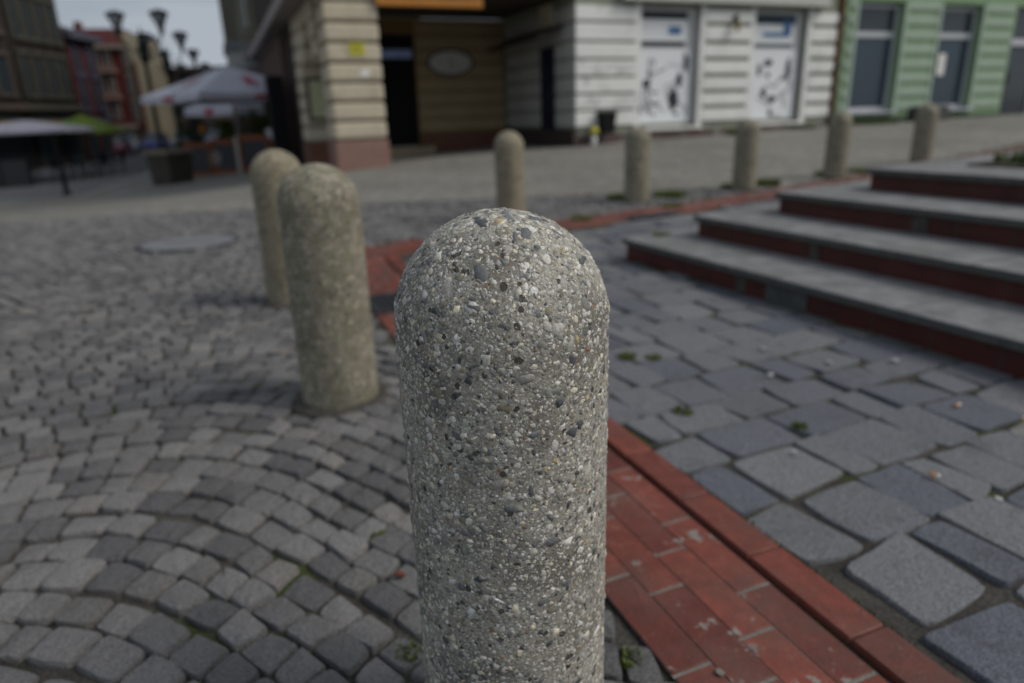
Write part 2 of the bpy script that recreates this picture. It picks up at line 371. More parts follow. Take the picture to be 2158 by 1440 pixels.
# granite setts laid in segmental arcs
def arc_setts():
    Qs = []; W = 2.4; A = .345; pitch = .092; kk = 2 * math.pi / W
    ca, sa = math.cos(R(1)), math.sin(R(1)); ox, oy = -.97, .0
    f = lambda x: A * (math.cos(kk * x) - .10 * math.cos(2 * kk * x)); df = lambda x: -A * kk * (math.sin(kk * x) - .20 * math.sin(2 * kk * x))
    for row in range(-12, 100):
        yb = row * pitch + rng.normal() * .003; x = -8.0 + rng.uniform(0, .1); xs = [x]
        while x < 9: x += rng.uniform(.066, .100) / math.sqrt(1 + df(x) ** 2) ** .8; xs.append(x)
        jo = rng.normal(size=(len(xs), 2)) * .005; ju = rng.normal(size=(len(xs), 2)) * .005
        lo = [(x_, yb + f(x_)) for x_ in xs]; upp = []
        for x_ in xs:
            d_ = df(x_); xu = x_ - d_ * pitch / (1 + d_ * d_) * .9; upp.append((xu, yb + pitch + f(xu)))
        for k in range(len(xs) - 1):
            Qs.append([(lo[k][0] + jo[k][0], lo[k][1] + jo[k][1]), (lo[k + 1][0] + jo[k + 1][0], lo[k + 1][1] + jo[k + 1][1]),
                       (upp[k + 1][0] + ju[k + 1][0], upp[k + 1][1] + ju[k + 1][1]), (upp[k][0] + ju[k][0], upp[k][1] + ju[k][1])])
    Q = np.array(Qs); Q = np.stack([ox + Q[..., 0] * ca - Q[..., 1] * sa, oy + Q[..., 0] * sa + Q[..., 1] * ca], 2)
    # the field is laid by hand: let it wander a little
    Q[..., 0] += .02 * np.sin(Q[..., 1] * 1.7 + 1) + .010 * np.sin(Q[..., 1] * 4.3); Q[..., 1] += .012 * np.sin(Q[..., 0] * 3.1 + Q[..., 1]) + .006 * np.sin(Q[..., 0] * 7.9 + 2)
    c = Q.mean(1); keep = (c[:, 1] > .1) & (c[:, 1] < FARY) & (c[:, 0] > -7.5) & (c[:, 0] < 8.5) & (c[:, 0] > -1.0 - .86 * c[:, 1]) & (c[:, 0] < 1.2 + .86 * c[:, 1])
    Q = Q[keep]; d = np.stack([band_coord(Q[:, k, 0], Q[:, k, 1])[0] for k in range(4)], 1)
    k = (d.mean(1) < -.022) & (d.max(1) < .03); Q = Q[k]; c = Q.mean(1)
    mh = np.hypot(c[:, 0] + 2.44, c[:, 1] - 5.2) > .38; return Q[mh]
QS = arc_setts()
blocks('cobblestones', QS, M['sett'], gap=.0072, inset=.06, cut=.17, dome=.0035, rim=.0045, jz=.0035, rough=.05)

# ------------------------------------------------------------------ steps geometry (needed to cut the slabs)
SA = np.array([.41, -.912]); SA /= np.linalg.norm(SA); SB = np.array([.855, .52]); SB /= np.linalg.norm(SB)
SN_ = np.array([.912, .41])
corner = [np.array([.70, 4.12]), np.array([1.13, 4.12]), np.array([1.60, 4.10]), np.array([2.10, 4.05])]
def slab_quads():
    Qs = []; E = np.array([SN_[0], SN_[1]]) / np.linalg.norm(SN_); Dv = SA
    o = np.array([-1.1, 4.6]); s = -.8
    while s < 5.6:
        wd = rng.uniform(.15, .21); t = -.4 + rng.uniform(-.2, 0)
        while t < 6.5:
            ln = rng.uniform(.14, .26) if rng.random() < .82 else rng.uniform(.09, .14)
            j = rng.normal(size=(4, 2)) * .008; cs = [(s, t), (s + wd, t), (s + wd, t + ln), (s, t + ln)]
            Qs.append([o + Dv * a + E * b + j[i] for i, (a, b) in enumerate(cs)]); t += ln + .004
        s += wd + .004
    Q = np.array(Qs); c = Q.mean(1)
    d = np.stack([band_coord(Q[:, k, 0], Q[:, k, 1])[0] for k in range(4)], 1)
    # slabs along the kerb are cut to its line
    T0 = BW + GAP + KW + .004; nrm_ = np.array([-A1[1], A1[0]]); nrm_ = nrm_ * (1 if nrm_[0] > 0 else -1)
    part = (d.min(1) < T0) & (d.max(1) > T0 + .07) & (c[:, 1] < 4.2); mv = np.clip(T0 - d, 0, None) * part[:, None]
    Q = Q + mv[..., None] * nrm_; d = d + mv; c = Q.mean(1)
    k = (d.min(1) > T0 - .035) & (c[:, 1] > .2) & (c[:, 1] < 8) & (c[:, 0] < 6)
    Q = Q[k]; c = c[k]
    ins = ((c - corner[0]) @ SN_ > .12) & ((c - corner[0]) @ np.array([.52, -.855]) > .1)
    return Q[~ins]
Q = slab_quads()
# the winding follows the frame, make it counter-clockwise
area = np.cross(Q[:, 1] - Q[:, 0], Q[:, 2] - Q[:, 0]); Q[area < 0] = Q[area < 0][:, ::-1]
blocks('paving_slabs', Q, M['slab'], z=-.003, gap=.0052, inset=.035, cut=.12, dome=.001, rim=.0035, jz=.0014, rough=.05)

# brick band: mortar bed, bricks, kerb row
def band_rows(rows, s0, s1, ln, gap, jit=.0):
    Qs = []
    for r_, (t0, t1) in enumerate(rows):
        s = s0 - (r_ % 2) * ln * .5
        while s < s1:
            l2 = ln * rng.uniform(.94, 1.06); P = []
            for (ss, tt) in ((s + gap, t0), (s + gap, t1), (s + l2 - gap, t1), (s + l2 - gap, t0)):
                P.append(path(np.clip(ss, .03, OL[-1] - .07), tt + rng.normal() * jit))
            Qs.append(P); s += l2
    Q = np.array(Qs, float); a = np.cross(Q[:, 1] - Q[:, 0], Q[:, 2] - Q[:, 0]); Q[a < 0] = Q[a < 0][:, ::-1]; return Q
def bed(name, t0, t1, dz, mt):
    s = np.linspace(.03, OL[-1] - .07, 200); a = np.stack(path(s, t0), 1); b = np.stack(path(s, t1), 1)
    V = np.stack([a, b], 1).reshape(-1, 2); V = np.concatenate([V, (zg(V[:, 0], V[:, 1]) + dz)[:, None]], 1)
    i = np.arange(199) * 2; return kind(np_mesh(name, V, [np.stack([i, i + 2, i + 3, i + 1], 1)], [mt]))
bed('mortar_bed', 0.0, BW, -.003, M['mortar'])
rw = BW / 4
blocks('brick_path', band_rows([(k * rw + .0012, (k + 1) * rw - .0012) for k in range(4)], .05, OL[-1] - .1, .245, .0035), M['brick'],
       rough=0, z=-.001, inset=.012, cut=.015, dome=.0001, rim=.0008, depth=.006, jz=.0003, gap=.0004)
blocks('kerb_bricks', band_rows([(BW + GAP, BW + GAP + KW)], .0, OL[-1] - .1, .245, .0016), M['kerbbrick'], rough=0, z=.006, inset=.025, cut=.03, dome=.0003, rim=.0018, depth=.035, jz=.0006, gap=.0006)

# ------------------------------------------------------------------ bollards
BH, BR = .76, .1235
def bollard_profile(h=BH, r=BR, n=14):
    pr = [(r * 1.0, -.05), (r, 0), (r, .1), (r, .25), (r, .4), (r, .5), (r, h - r - .05), (r, h - r - .02), (r, h - r)]
    pr += [(r * math.cos(a), h - r + r * math.sin(a)) for a in np.linspace(.1, math.pi / 2 - .03, n)]; return pr
near_v = MB().lathe(bollard_profile(n=30), 128)
def pebbles(n, rmin, rmax, zmin, power=1.0, emb=.45, level=1):
    bm = bmesh.new(); bmesh.ops.create_icosphere(bm, subdivisions=level, radius=1); bv = np.array([v.co[:] for v in bm.verts]); bf = np.array([[v.index for v in f.verts] for f in bm.faces]); bm.free()
    Vs = []; Fs = []; Cs = []; o = 0; cols = [c for _, c in PEB]; wts = np.array([.16, .09, .13, .15, .15, .08, .11, .09, .012, .06, .006, .02]); wts /= wts.sum()
    for _ in range(n):
        z = BH - (BH - zmin) * rng.random() ** power; a = rng.random() * 2 * math.pi
        if z > BH - BR: # dome
            phi = math.asin((z - BH + BR) / BR); nrm = Vector((math.cos(phi) * math.cos(a), math.cos(phi) * math.sin(a), math.sin(phi))); p = Vector((0, 0, BH - BR)) + nrm * BR
        else:
            nrm = Vector((math.cos(a), math.sin(a), 0)); p = nrm * BR + Vector((0, 0, z))
        r = rmin + (rmax - rmin) * rng.random() ** 2.2
        sx, sy, sz = r * rng.uniform(.75, 1.35), r * rng.uniform(.5, .95), r * rng.uniform(.4, .6)
        ax = nrm.orthogonal().normalized(); ax.rotate(Matrix.Rotation(rng.random() * 6.28, 3, nrm)); ay = nrm.cross(ax)
        bump = 1 + .16 * rng.standard_normal(len(bv)); v = bv * bump[:, None]
        v = np.sign(v) * np.abs(v) ** .85
        P = np.outer(v[:, 0] * sx, ax) + np.outer(v[:, 1] * sy, ay) + np.outer(v[:, 2] * sz, nrm) + np.array(p - nrm * sz * emb)
        Vs.append(P); Fs.append(bf + o); o += len(bv)
        c = np.array(cols[rng.choice(len(cols), p=wts)]) * rng.uniform(.8, 1.2); Cs.append(np.tile([*c, 1], (len(bv), 1)))
    return np.concatenate(Vs), np.concatenate(Fs), np.concatenate(Cs)
P1 = pebbles(760, .0044, .0098, .05, 1.35, .70, 2); P2 = pebbles(6000, .0021, .0054, .0, 1.2, .66, 1)
bv = np.array(near_v.v); quads = np.array([f for f in near_v.f if len(f) == 4])
# gentle irregularity of the cast surface
V = np.concatenate([bv, P1[0], P2[0]]); Cc = np.concatenate([np.tile([.3, .3, .3, 1], (len(bv), 1)), P1[2], P2[2]])
tri = np.concatenate([P1[1] + len(bv), P2[1] + len(bv) + len(P1[0])])
top_ring = np.array([[len(near_v.v) - 128 + k, len(near_v.v) - 128 + (k + 1) % 128, len(near_v.v) - 128 + 64] for k in range(127)])
mi = np.concatenate([np.zeros(len(quads)), np.zeros(len(top_ring)), np.ones(len(tri))])
nb = np_mesh('bollard', V, [quads, np.concatenate([top_ring, tri])], [M['agg'], M['peb']], {'col': Cc}, smooth=True, mat_idx=mi)
nb.location = (-.011, .762, 0)
BG = 'concrete bollards standing round the edge of the square'
tag(nb, 'large pebble-studded concrete bollard in sharp focus at the front, its top speckled with stones', 'bollard', BG)
M['contactshade'] = pmat('contact_shade_dark', (.06, .055, .048), .95, .5, 18, .8, 60)
blist = [(-.562, 2.065, .74, 'round-topped bollard with lichen-mottled head, next behind the sharp front one', 'agg2'),
         (-1.09, 3.33, .735, 'sandy beige bollard half hidden behind the mottled bollard', 'agg3'),
         (.03, 5.75, .725, 'slim far bollard seen just above the head of the front bollard', 'agg3'),
         (1.24, 6.65, .695, 'far bollard with weeds on both sides of its foot, before the white corner', 'agg2'),
         (2.45, 7.2, .70, 'far bollard standing in line between the two graffitied windows', 'agg2'),
         (3.67, 7.82, .705, 'far bollard in front of the rusty drainpipe, left of the green facade', 'agg2'),
         (5.08, 8.6, .70, 'last far bollard, behind the top step below the green facade', 'agg2')]
for i, (x, y, hh, lab, mt) in enumerate(blist):
    o = MB().lathe(bollard_profile(hh, .12), 48).build('bollard', M[mt], smooth=True)
    o.location = (x, y, G(x, y)); o.rotation_euler = ((0, 0, i * 1.3) if i < 2 else (R((-.5, .6, -.3, .8, .2)[i - 2]), R((.3, -.7, .5, -.2, .9)[i - 2]), i * 1.3)); tag(o, lab, 'bollard', BG)
    ring = MB().lathe([(.165, -.01), (.158, .004), (.135, .008), (.118, .010)], 32).build('contact_shade_ring', M['contactshade'], o, True)  # added dark collar, contact shade at the foot put into its colour

# ------------------------------------------------------------------ steps
def tread_mat():
    t = NT('step_stone', .85, .3); dp_ = t.n('ShaderNodeVectorMath', operation='DOT_PRODUCT'); t.l(t.obj(), dp_.inputs[0]); dp_.inputs[1].default_value = (.41, -.912, 0)
    fr = t.math('FRACT', t.math('ADD', t.math('MULTIPLY', dp_.outputs['Value'], .9), .35)); j = t.math('LESS_THAN', fr, .006)
    c = t.ramp(t.noise(9, 6, rough=.65).outputs['Fac'], [(.3, (.12, .12, .125)), (.7, (.25, .25, .255))])
    c = t.mix(t.math('MULTIPLY', t.smooth(t.noise(2.5, 6, rough=.65).outputs['Fac'], .48, .68), .6), c, (.12, .12, .11)); g = t.noise(240, 3)
    c = t.mix(1., c, t.ramp(g.outputs['Fac'], [(.3, .6), (.7, 1.4)]), 'MULTIPLY'); t.col(t.mix(j, c, (.04, .04, .035))); t.bump(t.math('SUBTRACT', g.outputs['Fac'], j), .7, .004); return t.m
M['tread'] = tread_mat()
def riser_mat():
    t = NT('red_brown_riser_tiles', .5, .35); sx = t.n('ShaderNodeVectorMath', operation='DOT_PRODUCT'); t.l(t.obj(), sx.inputs[0]); sx.inputs[1].default_value = (.41, -.912, 0)
    fr = t.math('FRACT', t.math('MULTIPLY', sx.outputs['Value'], 4.08)); j = t.math('LESS_THAN', fr, .025)
    c = t.ramp(t.noise(7, 5).outputs['Fac'], [(.3, (.05, .011, .008)), (.7, (.085, .02, .014))]); t.col(t.mix(j, c, (.04, .038, .035))); return t.m
M['riser'] = riser_mat()
M['nose'] = pmat('shaded_edge_and_patch', (.075, .08, .075), .85, .3, 20, .4, 90)
M['oldmortar'] = pmat('old_mortar', (.07, .066, .055), .95, .5, 18, .8, 60)
M['soil'] = pmat('dark_soil', (.05, .045, .035), .95, .4, 12, .8, 80)
st = thing('stone_steps', 'four wide stone steps with dark red-brown tiled risers climbing to the right', 'steps', (corner[0][0], corner[0][1], 0))
HR = .125
def rel(p): return (p[0] - corner[0][0], p[1] - corner[0][1])
for k, c in enumerate(corner):
    A_, B_ = 6.0, 7.0
    def poly(off, cc=c):
        p0 = cc - SN_ * off + np.array([-.52, .855]) * off
        return [rel(q) for q in (p0, p0 + SA * A_, p0 + SA * A_ + SB * B_, p0 + SB * B_)]
    z0, z1 = k * HR, (k + 1) * HR
    MB().prism(poly(-.012), z0 - .05 if k == 0 else z0 - .004, z1 - .032).build('riser', M['riser'], st)
    t_ = MB(); t_.prism(poly(.012), z1 - .032, z1); o = t_.build('tread', M['tread'], st)
    bv_ = o.modifiers.new('b', 'BEVEL'); bv_.width = .008; bv_.segments = 2
    pn = MB(); n_ = -SN_; p0 = c + n_ * .012; 
    pn.prism([rel(v) for v in (p0, p0 + SA * 5.9, p0 + SA * 5.9 + n_ * .004, p0 + n_ * .004)], z1 - .033, z1 - .004); pn.build('shaded_nosing', M['nose'], st)  # dark strip on the tread front, its shade put into the colour
for k, s0, s1, mt in ((0, .96, 1.03, 'oldmortar'), (0, 1.16, 1.40, 'nose'), (1, .86, .92, 'oldmortar'), (2, .87, .95, 'oldmortar')):
    c = corner[k]; n_ = -SN_; p = c + SA * s0 + n_ * -.012; q = c + SA * s1 + n_ * -.012
    MB().prism([rel(v) for v in (p, q, q + n_ * .004, p + n_ * .004)], k * HR + .002, (k + 1) * HR - .034).build('riser_patch', M[mt], st, label='bare mortar patch where a riser tile has come off')
# planting bed on the top platform
ctop = np.array([2.62, 3.98])
kind(MB().prism([tuple(v) for v in (ctop, ctop + SA * 3.5 - SB * .0, ctop + SA * 3.5 + SB * 4, ctop + SB * 4)], 4 * HR, 4 * HR + .012).build('planting_soil', M['soil']))

# ------------------------------------------------------------------ weeds, moss, litter
M['grass'] = pmat('weed_green', (.09, .12, .025), .7, .45, 30)
M['grass2'] = pmat('dark_weed_green', (.05, .075, .02), .7, .45, 30)
def tuft(x, y, rad, n, h, lab, mt='grass', z=None, cat='weed', group='weeds growing between the paving stones', name='weed', flat=1.0):
    b = MB()
    for _ in range(n):
        a = random.random() * 6.28; r_ = rad * math.sqrt(random.random()); px, py = r_ * math.cos(a), r_ * math.sin(a) * flat
        hh = h * random.uniform(.4, 1.1); la = random.random() * 6.28; le = hh * random.uniform(.2, .9); wd = random.uniform(.0015, .004) * (1 + h * 6)
        dx, dy = math.cos(la), math.sin(la); nx, ny = -dy * wd, dx * wd
        b.add([(px - nx, py - ny, -.01), (px + nx, py + ny, -.01), (px + dx * le * .4 + nx * .8, py + dy * le * .4 + ny * .8, hh * .65), (px + dx * le * .4 - nx * .8, py + dy * le * .4 - ny * .8, hh * .65), (px + dx * le, py + dy * le, hh)],
              [(0, 1, 2, 3), (3, 2, 4)])
    o = b.build(name, M[mt]); o.location = (x, y, G(x, y) if z is None else z); return tag(o, lab, cat, group)
tuft(1.12, 6.88, .13, 420, .06, 'low green weed at the left foot of the far bollard before the white corner')
tuft(1.62, 6.92, .16, 600, .06, 'low green weed at the right foot of the far bollard before the white corner')
tuft(1.50, 6.25, .10, 200, .03, 'flat weed on the edge of the red strip beside the dark drain slot')
tuft(2.38, 7.36, .13, 300, .05, 'weed at the left foot of the bollard between the graffitied windows')
tuft(2.78, 7.45, .15, 500, .07, 'bushy weed at the right foot of the bollard between the graffitied windows')
tuft(3.66, 8.05, .12, 260, .05, 'weed at the left foot of the bollard by the rusty drainpipe')
tuft(4.15, 8.1, .2, 420, .05, 'yellowish weed on the red strip right of the bollard by the rusty drainpipe')
tuft(.62, 5.75, .10, 220, .03, 'thin weed at the edge of the red strip just right of the front bollard head')
tuft(.93, 4.15, .06, 0 + 60, .03, 'tiny weed at the foot of the second riser near its corner', z=HR)
tuft(.42, 2.36, .035, 90, .012, 'small patch of green weed in a slab joint, farther one right of the front bollard')
tuft(.515, 2.34, .03, 80, .012, 'tiny yellow-green weed in a slab joint beside the farther patch')
tuft(.50, 1.86, .032, 120, .012, 'small bright green weed in the slab joint nearest the red kerb')
tuft(.80, 1.74, .024, 90, .010, 'thin green weed in a slab joint in the middle of the right paving')
tuft(-.86, 2.17, .028, 90, .012, 'tiny green weed left of the foot of the mottled bollard', flat=.6)
tuft(-.30, 1.27, .02, 60, .008, 'moss in a sett joint left of the front bollard', 'grass')
tuft(-.19, .93, .022, 90, .008, 'moss in a sett joint at the bottom edge left of the front bollard', 'grass')
tuft(-.10, 1.02, .018, 60, .008, 'moss speck in a sett joint close against the front bollard', 'grass')
tuft(.18, .90, .02, 80, .010, 'moss in the joint between the setts and the red bricks', 'grass')
tuft(4.9, 14.75, .3, 500, .16, 'clump of green weed at the foot of the white wall between its windows')
tuft(8.6, 16.6, .5, 500, .14, 'dark straggly weed along the foot of the green facade', 'grass2')
tuft(6.6, 15.9, .3, 260, .12, 'dark weed at the foot of the white wall by the drainpipe', 'grass2')
for i, (a, b_, lb) in enumerate(((.30, .35, 'dark low grass on the top platform of the steps, nearest the edge'), (.5, 1.2, 'dark grass at the back of the planting bed on the top step'))):
    p = ctop + SA * a + SB * b_; tuft(p[0], p[1], .28, 600, .07, lb, 'grass2', z=4 * HR + .01, group='grass in the planting bed')

M['filter'] = pmat('cigarette_filter', (.45, .2, .06), .8, .2, 90); M['paper'] = pmat('cigarette_paper', (.75, .73, .7), .8, .1, 90)
M['litter'] = pmat('pale_litter', (.38, .38, .4), .7, .15, 40)
def butt(x, y, rz, lab, z=.009):
    t = thing('cigarette_butt', lab, 'cigarette butt', (x, y, z), rz, 'cigarette butts on the slabs')
    MB().tube([(-.012, 0, 0), (.006, 0, 0)], .0042, 10).build('filter', M['filter'], t, True); MB().tube([(.006, 0, 0), (.013, 0, .0005)], .0041, 10).build('paper_end', M['paper'], t, True)
butt(1.00, 1.44, -.6, 'cigarette butt with tan filter lying in the joint in the middle of the right paving')
butt(1.30, 1.83, .4, 'cigarette butt lying highest up the paving, below the steps')
butt(1.42, 1.72, 1.0, 'cigarette butt with dark end at the right picture edge')
def scrap(x, y, r, lab, mt='litter', z=.006, nm='paper_scrap', cat='litter'):
    b = MB(); n = 9; pts = [(r * random.uniform(.6, 1.1) * math.cos(6.283 * k / n), r * random.uniform(.5, .9) * math.sin(6.283 * k / n)) for k in range(n)]
    b.prism(pts, 0, .0035); o = b.build(nm, M[mt]); o.location = (x, y, z); o.rotation_euler = (R(8), R(-6), random.random() * 6); return tag(o, lab, cat, 'small litter on the slabs')
scrap(.93, 2.38, .014, 'small white scrap in a slab joint, upper left of the pair on the paving')
scrap(1.10, 2.22, .016, 'white scrap lying on a slab right below the first one')
scrap(1.33, 2.22, .015, 'white scrap close to the foot of the lowest step')
scrap(.86, 2.12, .012, 'white scrap on the joint left of a dark slab')
scrap(1.08, 1.33, .010, 'pale speck of litter near the cigarette butt')
scrap(.72, 1.58, .008, 'pale speck of litter on the slabs right of the red kerb')
scrap(.315, .865, .009, 'round grey blob of gum on the red bricks at the bottom edge', 'mortar', .001, 'chewing_gum', 'gum')
M['leaf'] = pmat('dry_leaf', (.12, .035, .02), .8, .3, 40)
scrap(-.235, 1.13, .012, 'small reddish dry leaf on the setts left of the front bollard', 'leaf', .006, 'dry_leaf', 'leaf')
scrap(-.22, 1.30, .009, 'little orange-red flake between setts left of the front bollard', 'leaf', .004, 'dry_leaf', 'leaf')

# manhole, drain grates
M['iron'] = pmat('cast_iron', (.055, .057, .065), .55, .3, 30, .4, 90, metal=.5)
mc = thing('manhole_cover', 'round grey iron manhole cover in the setts on the left', 'manhole cover', (-2.44, 5.2, G(-2.44, 5.2)))
b = MB().lathe([(.33, -.02), (.33, .006), (.318, .008)], 48); b.build('lid', pmat('worn_iron', (.16, .16, .17), .6, .25, 20), mc)
b = MB().box(-.2, .2, -.004, .004, .008, .0115)
for k in range(0):
    for q in range(9):
        xx, yy = (k - 4) * .062, (q - 4) * .062
        if math.hypot(xx, yy) < .28: b.box(xx - .02, xx + .02, yy - .02, yy + .02, .008, .013)
b.build('lifting_slot', M['iron'], mc)
b = MB().lathe([(.365, -.02), (.365, .004), (.345, .006), (.333, .004), (.333, -.02)], 48); b.build('rim', M['iron'], mc)
def grate(s, t0, t1, ln, lab, bars=9):
    x, y = path(s, (t0 + t1) / 2); x, y = float(x), float(y); x2, y2 = path(s + .05, (t0 + t1) / 2); rz = math.atan2(float(y2) - y, float(x2) - x)
    g = thing('drain_grate', lab, 'drain', (x, y, G(x, y) + .004), rz); hw = (t1 - t0) / 2; hl = ln / 2
    f = MB(); f.box(-hl, hl, -hw, -hw + .02, -.002, .006).box(-hl, hl, hw - .02, hw, -.002, .006).box(-hl, -hl + .02, -hw + .02, hw - .02, -.002, .006).box(hl - .02, hl, -hw + .02, hw - .02, -.002, .006)
    f.build('frame', M['iron'], g); q = MB()
    for k in range(bars):
        yy = -hw + .02 + (k + .5) * (2 * hw - .04) / bars; q.box(-hl + .02, hl - .02, yy - .008, yy + .006, -.001, .005)
    q.build('bars', M['iron'], g); MB().box(-hl + .02, hl - .02, -hw + .02, hw - .02, -.003, -.0015).build('sump', pmat('dark_void', (.01, .01, .01), 1, .1), g)
_, sg = band_coord(np.array([-.66, ]), np.array([3.2, ]))
grate(float(sg[0]) , .0, .31, .34, 'dark slotted iron drain grate set in the red brick strip behind the front bollard')
_, sg = band_coord(np.array([1.05, ]), np.array([6.05, ]))
grate(float(sg[0]), .30, .44, .55, 'long narrow drain slot at the edge of the far red strip')
_, sg = band_coord(np.array([-.62, ]), np.array([5.1, ]))
x_, y_ = path(float(sg[0]) + .12, .1)
o = MB().box(-.2, .2, -.1, .1, 0, .004).build('cover_plate', pmat('grey_plate', (.13, .125, .13), .7, .2), None); o.location = (float(x_), float(y_), G(x_, y_) + .003); o.rotation_euler = (0, 0, R(25))
tag(o, 'dull grey cover plate in the corner of the red brick strip', 'cover plate')

# ------------------------------------------------------------------ corner building (arcade, white shop front)
M['cream'] = pmat('cream_render', (.52, .46, .35), .85, .12, 3, .3, 40, dirt=(.36, .31, .24))
M['groove'] = pmat('groove_render', (.16, .14, .11), .9, .2, 5)
M['white'] = pmat('white_render', (.76, .76, .73), .85, .08, 2, .3, 40, dirt=(.5, .5, .47))
M['wgroove'] = pmat('greenish_groove', (.24, .25, .2), .9, .2, 5)
M['yellow'] = pmat('ochre_render', (.34, .26, .15), .85, .1, 2, .2, 40)
M['ygroove'] = pmat('ochre_groove', (.2, .13, .06), .9, .2, 5)
M['pinkstone'] = pmat('pinkish_plinth', (.25, .15, .125), .8, .15, 6, .4, 60)
M['brownplinth'] = pmat('brown_plinth', (.16, .075, .05), .8, .2, 6, .4, 60)
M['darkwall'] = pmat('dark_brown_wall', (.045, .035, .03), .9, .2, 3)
M['mauve'] = pmat('brown_pilaster', (.13, .09, .08), .8, .15, 4)
M['cornice'] = pmat('grey_cornice', (.3, .27, .26), .85, .15, 4)
M['black'] = pmat('black_paint', (.008, .008, .01), .7, .3, 10, spec=.15)
M['bluedark'] = pmat('blue_black_door', (.008, .01, .03), .4, .2, 10)
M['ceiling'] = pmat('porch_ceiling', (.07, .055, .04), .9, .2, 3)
M['glass'] = glass('dark_glass'); M['olive'] = pmat('olive_render', (.15, .14, .1), .85, .25, 1.5)
rz0 = math.atan2(.375, .927)
bA = thing('corner_building', 'old corner building with arcade porch, cream pillar and white shop front', 'building', (-2.6, 12.6, 0), rz0)
def courses(b, s0, s1, t0, t1, zs, g=.05, bev=.02):
    for a, c in zip(zs[:-1], zs[1:]): b.box(s0, s1, t0, t1, a + g / 2, c - g / 2, bev)
# corner pillar
zs = [.50 + .318 * k for k in range(0, 9)]
b = MB(); b.box(-.33, .47, .05, .8, -.6, 6.0); b.build('pillar_core', M['groove'], bA)
b = MB(); courses(b, -.39, .53, 0, .86, zs, .045, .045); pil = b.build('pillar', M['cream'], bA, label='cream rusticated corner pillar')
MB().box(-.40, .54, -.02, .88, -.6, .49, .012).build('pillar_plinth', M['pinkstone'], bA)
# second pillar deeper on the street side
b = MB(); b.box(-.42, .5, 3.25, 4.1, -.6, 6); b.build('pillar_core', M['groove'], bA)
b = MB(); courses(b, -.48, .55, 3.2, 4.15, [.4 + .318 * k for k in range(0, 9)], .045, .04); b.build('pillar', M['cream'], bA)
MB().box(-.49, .56, 3.18, 4.17, -.6, .38).build('pillar_plinth', M['brownplinth'], bA)
# rusticated arch between them on the street side
b = MB(); N = 10
for k, (z0, z1) in enumerate([(1.95, 2.24), (2.27, 2.56), (2.59, 2.9)]):
    ins = [.34, .14, .0][k]
    b.box(-.47, -.1, .86, 1.35 + (.25 - ins), z0, z1, .03); b.box(-.47, -.1, 2.45 + ins - .25, 3.2, z0, z1, .03)
b.box(-.47, -.1, 1.35, 2.7, 2.62, 2.9, .02)
b.build('arch', M['cream'], bA)
# beam over the porch and storeys above
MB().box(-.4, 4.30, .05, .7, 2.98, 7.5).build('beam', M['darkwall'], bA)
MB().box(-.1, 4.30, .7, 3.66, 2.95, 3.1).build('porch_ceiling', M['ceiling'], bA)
# porch back wall (ochre) and side wall
b = MB(); b.box(-.1, 1.08, 3.70, 3.95, -.4, 2.95); b.box(2.12, 4.32, 3.70, 3.95, -.4, 2.95); b.box(1.08, 2.12, 3.70, 3.95, 2.62, 2.95); b.build('porch_wall_backing', M['ygroove'], bA)
zs = [.5 + .30 * k for k in range(0, 9)]
for s0, s1 in ((2.15, 4.3), (-.1, 1.05)):
    b = MB()
    for a, c in zip(zs[:-1], zs[1:]): b.box(s0, s1, 3.66, 3.70, a + .02, c - .02, .012)
    b.build('porch_wall', M['yellow'], bA)
MB().box(2.15, 4.3, 3.62, 3.70, -.4, .47).build('porch_plinth', M['brownplinth'], bA)
MB().box(.9, 2.3, 3.05, 3.64, -.4, .20, .01).build('door_step', pmat('sandy_step', (.36, .29, .19), .85, .15), bA)
d = MB().box(1.12, 2.08, 3.78, 3.84, .2, 2.05).build('door', M['black'], bA); MB().tube([(1.22, 3.75, 1.05), (1.22, 3.75, 1.3)], .015, 8).build('handle', M['iron'], d)
b = MB().box(1.08, 1.14, 3.72, 3.86, .2, 2.62).box(2.06, 2.12, 3.72, 3.86, .2, 2.62).box(1.14, 2.06, 3.72, 3.86, 2.05, 2.1).build('door_frame', M['black'], bA)
MB().box(1.14, 2.06, 3.70, 3.72, 2.12, 2.30).build('transom_reflection', pmat('pale_blue_reflection', (.35, .45, .8), .35, .25, 3), bA, label='pale blue painted reflection over the dark door')  # awning reflection in the transom glass, painted as a pale blue strip
MB().box(1.14, 2.06, 3.80, 3.82, 2.1, 2.62).build('transom_pane', M['black'], bA)
b = MB(); b.box(4.36, 4.6, .06, 3.95, -.4, 7); b.build('side_wall_backing', M['wgroove'], bA)
zs = [.20 + .325 * k for k in range(1, 9)]; zf = [.20, .545] + [.87 + .325 * k for k in range(0, 7)]
b = MB()
for a, c in zip(zf[1:-1], zf[2:]):
    b.box(4.32, 4.36, .02, .93, a + .025, c - .025, .012); 
    b.box(4.32, 4.36, 1.57 if c < 2.2 else .93, 3.62, a + .025, c - .025, .012)
b.build('side_wall', pmat('shaded_white_render', (.42, .42, .4), .85, .12, 2), bA)  # white wall in a darker copy of the render, shade put into the colour
MB().box(4.26, 4.36, .02, 3.62, -.4, .52).build('side_plinth', M['darkwall'], bA)
d = MB().box(4.28, 4.34, .95, 1.55, .2, 2.12).build('side_door', M['bluedark'], bA); MB().tube([(4.25, 1.05, 1.1), (4.25, 1.05, 1.3)], .014, 8).build('handle', M['iron'], d)
